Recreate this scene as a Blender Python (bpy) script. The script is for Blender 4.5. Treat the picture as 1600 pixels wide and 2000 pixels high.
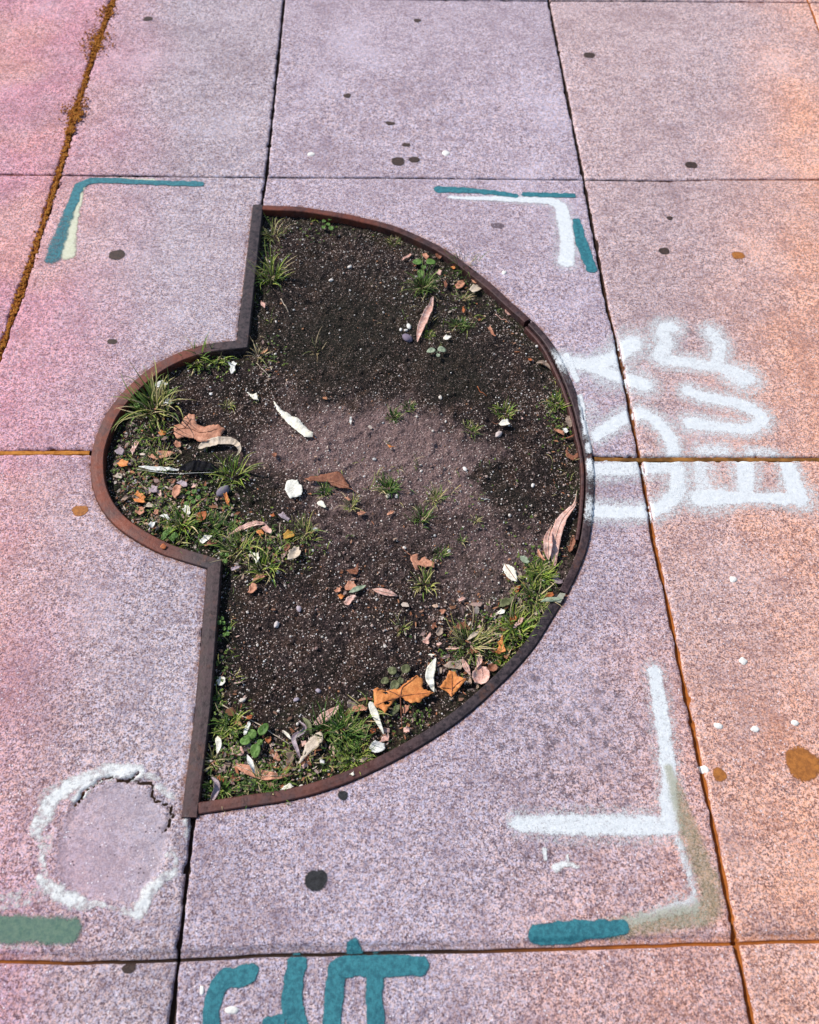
import bpy, bmesh, math, random
import numpy as np
from mathutils import Vector, Matrix
from mathutils.geometry import delaunay_2d_cdt
for o in list(bpy.data.objects): bpy.data.objects.remove(o)
SC = bpy.context.scene
C = SC.collection
# ------------------------------------------------------------------ camera
CAMH = 1.5
F = 1600.0
Yc = np.array([-59.0, 2655.0, -1600.0]); Yc /= np.linalg.norm(Yc)
Xc = np.array([1.0, 0.0029, -0.0319]); Xc -= Yc*np.dot(Xc, Yc); Xc /= np.linalg.norm(Xc)
Zc = np.cross(Xc, Yc)
M = np.array([Xc, Yc, Zc])
cd = bpy.data.cameras.new('camera'); cam = bpy.data.objects.new('camera', cd); C.objects.link(cam)
cam.matrix_world = Matrix([[*M[0], 0], [*M[1], 0], [*M[2], CAMH], [0, 0, 0, 1]])
cd.sensor_fit = 'HORIZONTAL'; cd.sensor_width = 36; cd.lens = 36
cd.clip_start = 0.05; cd.clip_end = 200
cd.dof.use_dof = True; cd.dof.focus_distance = 1.72; cd.dof.aperture_fstop = 4.5
SC.camera = cam
# ------------------------------------------------------------------ world and sun
SUN_EL, SUN_AZ = math.radians(43), math.radians(-62)       # azimuth from +Y, clockwise positive: sun stands to the upper left
w = bpy.data.worlds.new('World'); SC.world = w; w.use_nodes = True
nt = w.node_tree; nt.nodes.clear()
sky = nt.nodes.new('ShaderNodeTexSky'); sky.sky_type = 'NISHITA'; sky.sun_disc = False
sky.sun_elevation = SUN_EL; sky.sun_rotation = SUN_AZ
bg = nt.nodes.new('ShaderNodeBackground'); bg.inputs[1].default_value = 0.115
wo = nt.nodes.new('ShaderNodeOutputWorld')
nt.links.new(sky.outputs[0], bg.inputs[0]); nt.links.new(bg.outputs[0], wo.inputs[0])
sl = bpy.data.lights.new('sun', 'SUN'); sl.energy = 4.0; sl.angle = math.radians(0.9); sl.color = (1, 0.95, 0.88)
so = bpy.data.objects.new('sun', sl); C.objects.link(so)
sd = Vector((math.sin(SUN_AZ)*math.cos(SUN_EL), math.cos(SUN_AZ)*math.cos(SUN_EL), math.sin(SUN_EL)))
so.rotation_euler = sd.to_track_quat('Z', 'Y').to_euler(); so.location = sd*6
SC.view_settings.view_transform = 'Standard'; SC.view_settings.look = 'None'
SC.view_settings.exposure = 0.13; SC.view_settings.gamma = 1
SC.render.engine = 'CYCLES'

# ------------------------------------------------------------------ helpers
def at(px, py, z=0.0):
    """point of the photograph, as a point of the horizontal plane at height z"""
    d = M @ np.array([px-800.0, 1000.0-py, -F]); t = (z-CAMH)/d[2]
    return float(d[0]*t), float(d[1]*t)
def scale_at(px, py):                       # metres per photo pixel, across
    a = at(px-5, py); b = at(px+5, py); return math.dist(a, b)/10
def R(ox, oy, s): return lambda *pts: [(ox+s*x, oy+s*y) for x, y in pts]
def h2(ix, iy, seed):
    n = (ix.astype(np.int64)*374761393 + iy.astype(np.int64)*668265263 + seed*974711) & 0x7fffffff
    n = ((n ^ (n >> 13))*1274126177) & 0x7fffffff
    return ((n ^ (n >> 16)) & 0xffff)/65535.0
def vnoise(x, y, s, seed=0):
    x = np.asarray(x, float)*s; y = np.asarray(y, float)*s
    ix = np.floor(x); iy = np.floor(y); fx = x-ix; fy = y-iy
    fx = fx*fx*(3-2*fx); fy = fy*fy*(3-2*fy)
    a = h2(ix, iy, seed); b = h2(ix+1, iy, seed); c = h2(ix, iy+1, seed); d = h2(ix+1, iy+1, seed)
    return (a*(1-fx)+b*fx)*(1-fy) + (c*(1-fx)+d*fx)*fy
def fbm(x, y, s, seed=0, o=4):
    r = 0; a = .5; t = 0
    for k in range(o): r = r + a*vnoise(x, y, s*2**k, seed+k*17); t += a; a *= .5
    return r/t
def sstep(e0, e1, v):
    t = np.clip((v-e0)/(e1-e0), 0, 1); return t*t*(3-2*t)
def catmull(P, n=8):
    P = [np.array(p, float) for p in P]
    if len(P) < 3: return [P[0]+(P[-1]-P[0])*k/n for k in range(n+1)]
    Q = [2*P[0]-P[1]]+P+[2*P[-1]-P[-2]]; out = []
    for i in range(1, len(Q)-2):
        for k in range(n):
            t = k/n; a, b, c, d = Q[i-1], Q[i], Q[i+1], Q[i+2]
            out.append(.5*((2*b)+(-a+c)*t+(2*a-5*b+4*c-d)*t*t+(-a+3*b-3*c+d)*t**3))
    out.append(P[-1]); return out
def polydist(x, y, P, rad=None):
    """distance to a polyline (minus interpolated radius, when given)"""
    D = np.full(np.shape(x), 1e9)
    for i in range(len(P)-1):
        ax, ay = P[i][:2]; bx, by = P[i+1][:2]; dx, dy = bx-ax, by-ay; L = dx*dx+dy*dy+1e-12
        t = np.clip(((x-ax)*dx+(y-ay)*dy)/L, 0, 1)
        d = np.hypot(x-ax-t*dx, y-ay-t*dy)
        if rad is not None: d = d/(rad[i]*(1-t)+rad[i+1]*t)
        D = np.minimum(D, d)
    return D
def inside(x, y, P):
    r = np.zeros(np.shape(x), bool); n = len(P)
    for i in range(n):
        x1, y1 = P[i]; x2, y2 = P[(i+1) % n]
        if y1 == y2: continue
        c = ((y1 > y) != (y2 > y)) & (x < (x2-x1)*(y-y1)/(y2-y1)+x1); r ^= c
    return r
def tag(o, label=None, cat=None, group=None, kind=None):
    if label: o['label'] = label
    if cat: o['category'] = cat
    if group: o['group'] = group
    if kind: o['kind'] = kind
    return o
def mesh_obj(name, V, Fc, mat, parent=None, smooth=True):
    me = bpy.data.meshes.new(name); me.from_pydata([tuple(map(float, v)) for v in V], [], Fc); me.update()
    if smooth: me.polygons.foreach_set('use_smooth', [True]*len(me.polygons))
    if mat: me.materials.append(mat)
    o = bpy.data.objects.new(name, me); C.objects.link(o)
    if parent: o.parent = parent
    return o
def recentre(o):
    """put a top-level mesh's origin at its own base"""
    me = o.data; n = len(me.vertices); co = np.empty(n*3); me.vertices.foreach_get('co', co); co = co.reshape(-1, 3)
    c = np.array([co[:, 0].mean(), co[:, 1].mean(), co[:, 2].min()]); me.vertices.foreach_set('co', (co-c).ravel()); o.location = c
    return o
def empty(name, loc):
    o = bpy.data.objects.new(name, None); C.objects.link(o); o.location = loc; o.empty_display_size = .02; return o
def under(o, parent):
    """parent a mesh built in world coordinates, keeping it where it is"""
    me = o.data; l = np.array(parent.location); n = len(me.vertices); co = np.empty(n*3); me.vertices.foreach_get('co', co)
    me.vertices.foreach_set('co', (co.reshape(-1, 3)-l).ravel()); o.parent = parent; return o
def attr(o, name, vals):
    a = o.data.attributes.new(name, 'FLOAT', 'POINT'); a.data.foreach_set('value', np.asarray(vals, np.float32))
def cattr(o, name, cols):
    a = o.data.color_attributes.new(name, 'FLOAT_COLOR', 'POINT')
    c = np.ones((len(cols), 4), np.float32); c[:, :3] = cols; a.data.foreach_set('color', c.ravel())

# ------------------------------------------------------------------ node helper
class NT:
    def __init__(s, name):
        s.m = bpy.data.materials.new(name); s.m.use_nodes = True; s.t = s.m.node_tree; s.t.nodes.clear()
        s.out = s.n('ShaderNodeOutputMaterial'); s.b = s.n('ShaderNodeBsdfPrincipled'); s.l(s.b.outputs[0], s.out.inputs[0])
        s.geo = s.n('ShaderNodeNewGeometry'); s.P = s.geo.outputs['Position']
    def n(s, t, **k):
        x = s.t.nodes.new(t)
        for a, v in k.items(): setattr(x, a, v)
        return x
    def l(s, a, b): s.t.links.new(a, b)
    def put(s, sock, v):
        if hasattr(v, 'is_output') or isinstance(v, bpy.types.NodeSocket): s.l(v, sock)
        else: sock.default_value = v if not (isinstance(v, tuple) and len(v) == 3) else (*v, 1)
    def noise(s, scale, detail=3, rough=.6, dist=0, vec=None):
        x = s.n('ShaderNodeTexNoise'); x.inputs['Scale'].default_value = scale; x.inputs['Detail'].default_value = detail
        x.inputs['Roughness'].default_value = rough; x.inputs['Distortion'].default_value = dist
        s.l(vec or s.P, x.inputs['Vector']); return x.outputs['Fac']
    def vor(s, scale, feat='F1', out='Distance'):
        x = s.n('ShaderNodeTexVoronoi'); x.feature = feat; x.inputs['Scale'].default_value = scale; s.l(s.P, x.inputs['Vector']); return x.outputs[out]
    def ramp(s, v, a, b, lo=0., hi=1.):
        x = s.n('ShaderNodeMapRange'); x.interpolation_type = 'SMOOTHSTEP'; s.l(v, x.inputs[0])
        for i, q in enumerate((a, b, lo, hi)): s.put(x.inputs[1+i], q)
        return x.outputs[0]
    def mix(s, f, a, b, mode='MIX'):
        x = s.n('ShaderNodeMix', data_type='RGBA', blend_type=mode); s.put(x.inputs[0], f); s.put(x.inputs[6], a); s.put(x.inputs[7], b); return x.outputs[2]
    def math(s, op, a, b=0.):
        x = s.n('ShaderNodeMath', operation=op); s.put(x.inputs[0], a); s.put(x.inputs[1], b); return x.outputs[0]
    def at(s, name, out='Fac'):
        x = s.n('ShaderNodeAttribute', attribute_name=name); return x.outputs[out]
    def bump(s, h, strength=.5, dist=.002):
        x = s.n('ShaderNodeBump'); x.inputs['Strength'].default_value = strength; x.inputs['Distance'].default_value = dist
        s.l(h, x.inputs['Height']); s.l(x.outputs[0], s.b.inputs['Normal'])
    def base(s, c, rough=.9, spec=.3):
        s.put(s.b.inputs['Base Color'], c); s.put(s.b.inputs['Roughness'], rough); s.b.inputs['Specular IOR Level'].default_value = spec

def concrete():
    m = NT('concrete')
    n1 = m.noise(300, 5, .85); n2 = m.noise(120, 4, .75); n3 = m.noise(3.2, 5, .65); n4 = m.noise(14, 4, .65)
    g = m.math('ADD', m.math('MULTIPLY', n1, .68), m.math('MULTIPLY', n2, .32))
    c = m.mix(m.ramp(g, .42, .56), (.115, .076, .09), (.80, .70, .745))
    n5 = m.noise(48, 4, .8, .3)
    c = m.mix(m.ramp(n5, .50, .68, 0, .55), c, (.185, .13, .155))
    c = m.mix(m.ramp(n5, .46, .34, 0, .40), c, (.80, .73, .79))
    c = m.mix(m.ramp(n4, .42, .72, 0, .40), c, (.25, .185, .225))
    c = m.mix(m.ramp(n3, .50, .72, 0, .42), c, (.26, .195, .22))
    c = m.mix(m.ramp(n3, .48, .3, 0, .32), c, (.74, .68, .75))
    c = m.mix(.8, c, m.mix(m.ramp(m.noise(170, 2, .6, .3), .38, .62), (1.13, .97, .86), (.92, .98, 1.12)), 'MULTIPLY')
    c = m.mix(m.math('MULTIPLY', m.at('patch'), .55), c, (.52, .455, .52))
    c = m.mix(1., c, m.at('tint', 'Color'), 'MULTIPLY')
    v = m.vor(150, 'F1'); r = m.noise(41, 2)                 # pale and dark grains of sand
    c = m.mix(m.math('MULTIPLY', m.ramp(v, .26, .10), m.ramp(r, .5, .58)), c, (.90, .84, .90))
    v2 = m.vor(120, 'F1'); r2 = m.noise(33, 2, .5, 1)
    c = m.mix(m.math('MULTIPLY', m.ramp(v2, .26, .12), m.ramp(r2, .5, .6, 0, .8)), c, (.07, .045, .06))
    # blackened rough patch
    c = m.mix(m.math('MULTIPLY', m.at('grime'), m.ramp(m.math('ADD', m.math('MULTIPLY', m.noise(210, 4, .85), .6), m.math('MULTIPLY', n5, .5)), .54, .64, .0, .8)), c, (.06, .045, .06))
    c = m.mix(m.math('MULTIPLY', m.at('bleed'), m.ramp(m.noise(70, 4, .8), .4, .62)), c, (.30, .12, .05))
    d = m.at('dirt')
    dc = m.mix(m.noise(90, 3), (.012, .008, .008), (.06, .032, .02))
    dc = m.mix(m.at('rust'), dc, m.mix(m.noise(60, 3), (.13, .035, .010), (.58, .19, .035)))  # orange glow mixed into the dark joint dirt at the sides
    c = m.mix(m.ramp(m.math('ADD', d, m.math('MULTIPLY', m.math('SUBTRACT', m.noise(120, 3), .5), .5)), .35, .6), c, dc)
    m.base(c, .92, .2)
    hh = m.math('ADD', m.math('MULTIPLY', n1, 1.), m.math('MULTIPLY', n4, .6))
    m.bump(hh, .7, .0026)
    return m.m
def paint_mat(name, col, col2, rough_break=.6, scale=330, amax=1.):
    m = NT(name)
    a = m.at('dens')
    n = m.math('ADD', m.math('MULTIPLY', m.noise(scale, 3, .8), .65), m.math('MULTIPLY', m.noise(scale*.3, 3, .7), .35))
    nn = m.ramp(n, .32, .68)
    thr = m.math('SUBTRACT', a, m.math('MULTIPLY', nn, .62*rough_break))
    al = m.ramp(thr, -.02, .16+.5*rough_break, 0., amax)
    c = m.mix(m.ramp(m.noise(110, 5, .8), .35, .65), col, col2)
    c = m.mix(m.ramp(m.noise(240, 4, .85), .57, .70, 0, .5), c, tuple(q*.45+.02 for q in col))
    m.base(c, .55, .35); m.bump(m.noise(300, 5, .85), .7, .0026)
    tr = m.n('ShaderNodeBsdfTransparent'); mx = m.n('ShaderNodeMixShader')
    m.l(al, mx.inputs[0]); m.l(tr.outputs[0], mx.inputs[1]); m.l(m.b.outputs[0], mx.inputs[2]); m.l(mx.outputs[0], m.out.inputs[0])
    return m.m
def soil_mat():
    m = NT('soil')
    n1 = m.noise(260, 5, .75); n2 = m.noise(22, 4, .6)
    c = m.mix(m.ramp(n1, .36, .66), (.004, .003, .003), (.066, .046, .043))
    c = m.mix(m.ramp(n2, .45, .62, 0, .7), c, m.mix(m.ramp(n1, .4, .62), (.018, .011, .008), (.115, .066, .048)))
    c = m.mix(m.ramp(m.noise(7, 5, .7), .50, .62, 0, .55), c, (.012, .010, .006))
    dust = m.mix(m.ramp(n1, .35, .65), (.12, .072, .066), (.42, .285, .275))
    f = m.ramp(m.math('ADD', m.at('dust'), m.math('MULTIPLY', m.math('SUBTRACT', m.noise(60, 6, .8), .5), 1.5)), .12, .9, 0, .78)
    c = m.mix(f, c, dust); dk = m.at('dark'); c = m.mix(m.math('MULTIPLY', dk, .75), c, m.mix(m.ramp(n1, .4, .62), (.008, .008, .005), (.040, .038, .028)))
    inv = m.math('SUBTRACT', 1., m.math('MULTIPLY', dk, .8))
    v = m.vor(210); r = m.noise(170, 1)
    c = m.mix(m.math('MULTIPLY', m.math('MULTIPLY', inv, m.ramp(v, .36, .16)), m.ramp(m.math('ADD', r, m.math('MULTIPLY', n2, .5)), .76, .84)), c, (.80, .66, .60))
    v = m.vor(330); r = m.noise(240, 1, .5, .4)
    c = m.mix(m.math('MULTIPLY', m.ramp(v, .32, .16), m.ramp(r, .50, .58)), c, (.42, .27, .23))
    c = m.mix(m.math('MULTIPLY', m.at('moss'), m.ramp(m.noise(130, 4, .7), .42, .6, 0, .8)), c, (.022, .04, .01))
    m.base(c, .95, .15); m.bump(m.math('ADD', n1, m.math('MULTIPLY', m.vor(190), .6)), 1., .005)
    return m.m
def steel_mat():
    m = NT('rusty steel')
    n1 = m.noise(16, 5, .7, .5); n2 = m.noise(120, 4, .7)
    c = m.mix(m.ramp(n2, .35, .65), (.020, .014, .017), (.070, .048, .054))
    c = m.mix(m.ramp(n1, .56, .70, 0, .7), c, m.mix(n2, (.07, .028, .018), (.17, .07, .042)))
    c = m.mix(m.math('MULTIPLY', m.at('rust'), m.ramp(m.noise(18, 5, .75), .30, .62, .25, .95)), c, m.mix(n2, (.10, .022, .012), (.27, .065, .03)))
    c = m.mix(m.ramp(m.noise(210, 3, .8), .69, .74, 0, .7), c, (.45, .35, .33))
    m.base(c, m.ramp(n2, .3, .7, .42, .7), .5); m.b.inputs['Metallic'].default_value = .25
    m.bump(m.math('ADD', n2, m.math('MULTIPLY', n1, .5)), .45, .0015)
    return m.m
MATS = {}
def leaf_mat(key, c1, c2, spot=None):
    if key in MATS: return MATS[key]
    m = NT('leaf '+key)
    c = m.mix(m.ramp(m.noise(75, 5, .75), .38, .62), c1, c2)
    c = m.mix(m.ramp(m.noise(120, 5, .75, .6), .54, .66, 0, .6), c, spot or tuple(x*.45 for x in c1))
    c = m.mix(m.ramp(m.vor(95, 'DISTANCE_TO_EDGE'), .07, .0, 0, .45), c, tuple(x*.55 for x in c1))
    m.base(c, .6, .35 if key != 'black' else .06); m.bump(m.math('ADD', m.noise(160, 3), m.math('MULTIPLY', m.vor(120, 'DISTANCE_TO_EDGE'), .8)), .5, .0014)
    MATS[key] = m.m; return m.m
LC = dict(cream=((.82, .77, .62), (.92, .89, .79), (.55, .48, .32)), white=((.66, .66, .61), (.82, .81, .76), (.5, .45, .4)),
          orange=((.62, .20, .05), (.80, .31, .09), (.32, .09, .03)), tan=((.46, .19, .11), (.66, .32, .20), (.22, .08, .05)),
          brown=((.19, .065, .035), (.33, .13, .07), (.07, .028, .02)), pink=((.62, .33, .26), (.84, .57, .49), (.34, .13, .10)),
          lilac=((.30, .22, .24), (.48, .39, .43), (.14, .09, .1)), rust=((.36, .09, .025), (.52, .16, .05), (.14, .04, .02)),
          green=((.07, .15, .025), (.14, .26, .05), (.04, .08, .02)), olive=((.09, .10, .04), (.17, .18, .08), (.05, .05, .02)),
          sage=((.24, .30, .20), (.36, .42, .30), (.15, .18, .1)), speck=((.78, .76, .66), (.86, .84, .75), (.12, .07, .05)),
          yellow=((.42, .22, .03), (.55, .30, .05), (.2, .1, .02)), bark=((.27, .19, .14), (.42, .32, .25), (.12, .08, .06)),
          black=((.002, .002, .003), (.010, .010, .016), (.002, .002, .002)), straw=((.55, .44, .33), (.66, .55, .44), (.35, .25, .18)))
def LM(k): return leaf_mat(k, *LC[k])
def vc_mat(name, rough=.6, spec=.3):
    m = NT(name); c = m.mix(m.ramp(m.noise(300, 3), .3, .7, 0, .35), m.at('col', 'Color'), (.02, .03, .008)) if 'grass' in name else m.mix(m.ramp(m.noise(500, 3), .45, .7, 0, .4), m.at('col', 'Color'), (.05, .035, .03))
    m.base(c, rough, spec); return m.m
GRASS = vc_mat('grass blades'); STONE = vc_mat('grit', .8, .3)
CONC = concrete(); STEEL = steel_mat(); SOIL = soil_mat()

# ------------------------------------------------------------------ joints of the pavement
VJ = [  # (points in the photograph, half width m, depth m)
    ([(222, 0), (189, 86), (148, 213), (117, 330), (65, 495), (0, 688)], .008, .009),
    ([(555, 0), (520, 343), (511, 397), (376, 1600), (357, 1784), (349, 1857), (335, 2000)], .0042, .009),
    ([(1072, 0), (1140, 345), (1187, 600), (1205, 669), (1250, 893), (1279, 1062), (1304, 1170), (1328, 1291), (1349, 1394), (1370, 1495), (1401, 1642), (1438, 1835), (1471, 1995)], .0045, .009),
    ([(1581, 2), (1605, 66)], .004, .008)]
HJ = [
    ([(700, -3), (1072, 1), (1600, 3)], .004, .007),
    ([(118, 341), (300, 343), (520, 345), (820, 347), (1140, 350), (1300, 353), (1400, 350), (1600, 350)], .0028, .005),
    ([(0, 883), (178, 882), (1160, 894), (1250, 896), (1600, 896)], .0062, .008),
    ([(0, 1872), (187, 1874), (344, 1868), (584, 1858), (828, 1853), (950, 1851), (1153, 1845), (1438, 1836), (1600, 1832)], .0075, .0045)]
def jfun(pts, axis):
    W = [at(*p) for p in pts]
    k = 1-axis                                        # V joints: x as a function of y
    W.sort(key=lambda p: p[k])
    u = [p[k] for p in W]; v = [p[axis] for p in W]
    s0 = 0; v0, v1 = v[0], v[-1]
    a = (v[1]-v[0])/(u[1]-u[0]); b = (v[-1]-v[-2])/(u[-1]-u[-2])
    a = max(-.02, min(.02, a)); b = max(-.02, min(.02, b))
    u = [u[0]-8]+u+[u[-1]+8]; v = [v0-8*a*.1]+v+[v1+8*b*.1]
    return lambda q: np.interp(q, u, v)
VF = [(jfun(p, 0), hw, dp) for p, hw, dp in VJ]
HF = [(jfun(p, 1), hw, dp) for p, hw, dp in HJ]
HF.sort(key=lambda f: float(f[0](0)))
vx = [float(f[0](1.2)) for f in VF]; hy = [float(f[0](0.)) for f in HF]
# the same pavement goes on beyond the picture
for k in range(1, 8):
    VF.append((lambda q, x=vx[3]+.86*k: np.full(np.shape(q), x), .004, .008)); VF.append((lambda q, x=vx[0]-.9*k: np.full(np.shape(q), x), .004, .008))
    HF.append((lambda q, y=hy[-1]+.97*k: np.full(np.shape(q), y), .004, .008)); HF.append((lambda q, y=hy[0]-.97*k: np.full(np.shape(q), y), .004, .008))
VF.sort(key=lambda f: float(f[0](1.2))); HF.sort(key=lambda f: float(f[0](0.)))

# ------------------------------------------------------------------ outline of the planting pit
left_px = [(502, 399)]
outer_bar_top = [(494, 400), (463, 664)]
small_arc = [(463, 664), (400, 672), (340, 692), (290, 720), (240, 765), (205, 812), (183, 866), (177, 908), (181, 952), (197, 992), (226, 1027), (266, 1056), (312, 1080), (352, 1094), (405, 1110)]
low_bar = [(405, 1110), (381, 1390), (354, 1596)]
main_arc = [(514, 400), (600, 405), (700, 422), (772, 441), (850, 475), (900, 507), (950, 545), (1000, 590), (1036, 622), (1075, 665), (1105, 720), (1130, 782), (1148, 850), (1158, 900),
            (1160, 955), (1154, 1030), (1142, 1085), (1108, 1160), (1080, 1206), (1045, 1262), (1000, 1314), (940, 1372), (880, 1420), (800, 1470), (720, 1511), (640, 1543), (560, 1564), (480, 1576), (388, 1590)]
TOPZ = .0035
def W2(pts, z=TOPZ): return [np.array(at(*p, z)) for p in pts]
A1 = W2(outer_bar_top); A2 = catmull(W2(small_arc), 6); A3 = W2(low_bar)
LB = [A1[0]+(A1[1]-A1[0])*k/14 for k in range(14)]; n1_ = len(LB)
LB += A2; n2_ = len(LB)-1
LB += [A3[0]+(A3[1]-A3[0])*k/10 for k in range(1, 11)] + [A3[1]+(A3[2]-A3[1])*k/10 for k in range(1, 11)]
MA = catmull(W2(main_arc), 6)
def offset(P, wd, side):
    out = []
    for i, p in enumerate(P):
        a = P[max(i-1, 0)]; b = P[min(i+1, len(P)-1)]
        d1 = p-a if i else b-p; d2 = b-p if i < len(P)-1 else p-a
        d1 = d1/np.linalg.norm(d1); d2 = d2/np.linalg.norm(d2)
        n1 = np.array([-d1[1], d1[0]]); n2 = np.array([-d2[1], d2[0]]); n = n1+n2; n /= np.linalg.norm(n)
        q = wd/max(.5, float(n @ n1)); out.append(p+side*n*q)
    return out
PIT = [tuple(p) for p in MA]+[tuple(p) for p in reversed(LB)]
PITC = PIT+[PIT[0]]

# patch of broken concrete, bottom left
R8 = R(0, 1400, .3125)
crack_px = R8((470, 540), (530, 470), (600, 420), (690, 390), (790, 400), (850, 360), (800, 385), (900, 415), (950, 430), (965, 490), (1010, 540), (1060, 570), (1085, 640), (1060, 690), (1010, 720))
CRACK = [at(*p) for p in crack_px]
patch_px = R8((340, 760), (400, 600), (520, 480), (690, 390), (900, 415), (1010, 540), (1080, 680), (1060, 880), (960, 1060), (820, 1180), (600, 1170), (420, 1100), (330, 950))
PATCH = [tuple(p) for p in catmull([at(*p) for p in patch_px+[patch_px[0]]], 4)]

def ground(x, y, full=False):
    """height of the pavement, and how much dirt lies in the joints"""
    x = np.asarray(x, float); y = np.asarray(y, float)
    z = (fbm(x, y, 1.3, 5, 3)-.5)*.006 + (fbm(x, y, 30, 9, 3)-.5)*.0012
    z = np.minimum(z, .0028)
    dirt = np.zeros_like(z)
    wob = .6+.8*vnoise(x, y, 28, 3)+.6*(vnoise(x, y, 110, 8)-.5)+.9*sstep(.80, .92, vnoise(x, y, 45, 19))
    for fs, ax in ((VF, 0), (HF, 1)):
        for f, hw, dp in fs:
            d = np.abs((x-f(y)) if ax == 0 else (y-f(x)))
            if float(d.min()) > .06: continue
            if hw > .007 and ax == 1:                 # the wide tooled joint near the camera
                s = (y-f(x)); z = z-dp*sstep(.013, .004, np.abs(s)); q = sstep(.0035, .001, np.abs(s+.005+.003*(vnoise(x, y, 20, 4)-.5)))
                z = z-.004*q; dirt = np.maximum(dirt, q*.95); dirt = np.maximum(dirt, .42*sstep(.012, .006, np.abs(s)))
                continue
            k = sstep(hw*1.25*wob, hw*.55*wob, d)
            z = z-dp*k; z = z-.0015*sstep(hw*2.4, hw, d)
            dirt = np.maximum(dirt, k)
    bx = (x > -1.2) & (x < 0) & (y > 0) & (y < .8)
    if bx.any():
        xx, yy = x[bx], y[bx]
        pd = polydist(xx+(vnoise(xx, yy, 60, 2)-.5)*.012, yy+(vnoise(xx, yy, 60, 7)-.5)*.012, CRACK)
        k = sstep(.0045, .001, pd); ins = inside(xx, yy, PATCH); ed = polydist(xx, yy, PATCH)
        zz = z[bx]; zz = zz-.003*np.where(ins, sstep(0, .02, ed), 0)+.0022*sstep(.02, .0, ed)*fbm(xx, yy, 60, 3); zz = zz-.007*k; z[bx] = zz
        dd = dirt[bx]; dirt[bx] = np.maximum(dd, k)
    if not full: return z
    return z, dirt

# ------------------------------------------------------------------ sidewalk mesh: lines are laid along the joints, the pit is cut out
def lines(js, lo, hi, fine):
    L = set(np.round(np.arange(lo, hi, fine), 5)); base = sorted(L)
    out = []
    for v in base:
        if all(abs(v-j) > .013 for j in js): out.append(v)
    for j in js:
        if lo-.1 < j < hi+.1:
            out += [j+d for d in (-.013, -.0105, -.0085, -.0068, -.0052, -.004, -.0028, -.0014, 0, .0014, .0028, .004, .0052, .0068, .0085, .0105, .013)]
        else: out += [j-.008, j-.004, j, j+.004, j+.008]
    x = hi
    while x < 9: x += .25; out.append(x) if all(abs(x-j) > .01 for j in js) else None
    x = lo
    while x > -9: x -= .25; out.append(x) if all(abs(x-j) > .01 for j in js) else None
    return np.array(sorted(out))
jx = [float(f[0](1.2)) for f in VF]; jy = [float(f[0](0.)) for f in HF]
ux = lines(jx, -1.75, 1.6, .0052); uy = lines(jy, -.12, 3.05, .0052)
U, V = np.meshgrid(ux, uy)
X = np.empty_like(U); Y = np.empty_like(V)
for r in range(V.shape[0]):
    X[r] = np.interp(ux, jx, [float(f[0](uy[r])) for f in VF], left=None, right=None)
    X[r] = np.where(ux < jx[0], ux, np.where(ux > jx[-1], ux, X[r]))
for c in range(V.shape[1]):
    yy = np.interp(uy, jy, [float(f[0](X[len(uy)//2, c])) for f in HF]); Y[:, c] = np.where(uy < jy[0], uy, np.where(uy > jy[-1], uy, yy))
shp = X.shape; xf, yf = X.ravel(), Y.ravel()
Z, DIRT = ground(xf, yf, True)
bb = (xf > min(p[0] for p in PIT)-.05) & (xf < max(p[0] for p in PIT)+.05) & (yf > min(p[1] for p in PIT)-.05) & (yf < max(p[1] for p in PIT)+.05)
SDF = np.full(xf.shape, .05)
dpit = polydist(xf[bb], yf[bb], PITC); ins = inside(xf[bb], yf[bb], PIT); SDF[bb] = np.where(ins, -dpit, dpit)
near = np.where(np.abs(SDF) < .0034)[0]; PA = np.array(PITC); best = np.full(near.size, 9.); bxy = np.zeros((near.size, 2)); pn = np.stack([xf[near], yf[near]], 1)
for i in range(len(PA)-1):
    d_ = PA[i+1]-PA[i]; t_ = np.clip(((pn-PA[i])@d_)/(d_@d_+1e-12), 0, 1); c_ = PA[i]+t_[:, None]*d_; e_ = np.hypot(*(pn-c_).T); k_ = e_ < best; best[k_] = e_[k_]; bxy[k_] = c_[k_]
xf[near], yf[near] = bxy.T; SDF[near] = 0.
edge = (SDF >= 0) & (SDF < .012)
Z[edge] -= .002*sstep(.005, 0, SDF[edge]); DIRT = np.maximum(DIRT, .62*sstep(.006, .0, np.abs(SDF)))
idx = np.arange(xf.size).reshape(shp)
q = np.stack([idx[:-1, :-1], idx[:-1, 1:], idx[1:, 1:], idx[1:, :-1]], -1).reshape(-1, 4)
keep = SDF[q].mean(1) > -.004
q = q[keep]
me = bpy.data.meshes.new('sidewalk'); me.vertices.add(xf.size); me.vertices.foreach_set('co', np.stack([xf, yf, Z], 1).ravel())
me.loops.add(q.size); me.loops.foreach_set('vertex_index', q.ravel().astype(np.int32))
me.polygons.add(len(q)); me.polygons.foreach_set('loop_start', np.arange(0, q.size, 4, dtype=np.int32)); me.polygons.foreach_set('loop_total', np.full(len(q), 4, np.int32))
me.polygons.foreach_set('use_smooth', np.ones(len(q), bool)); me.update(); me.validate()
me.materials.append(CONC)
walk = bpy.data.objects.new('sidewalk', me); C.objects.link(walk); tag(walk, kind='structure')
attr(walk, 'dirt', DIRT)
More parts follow.
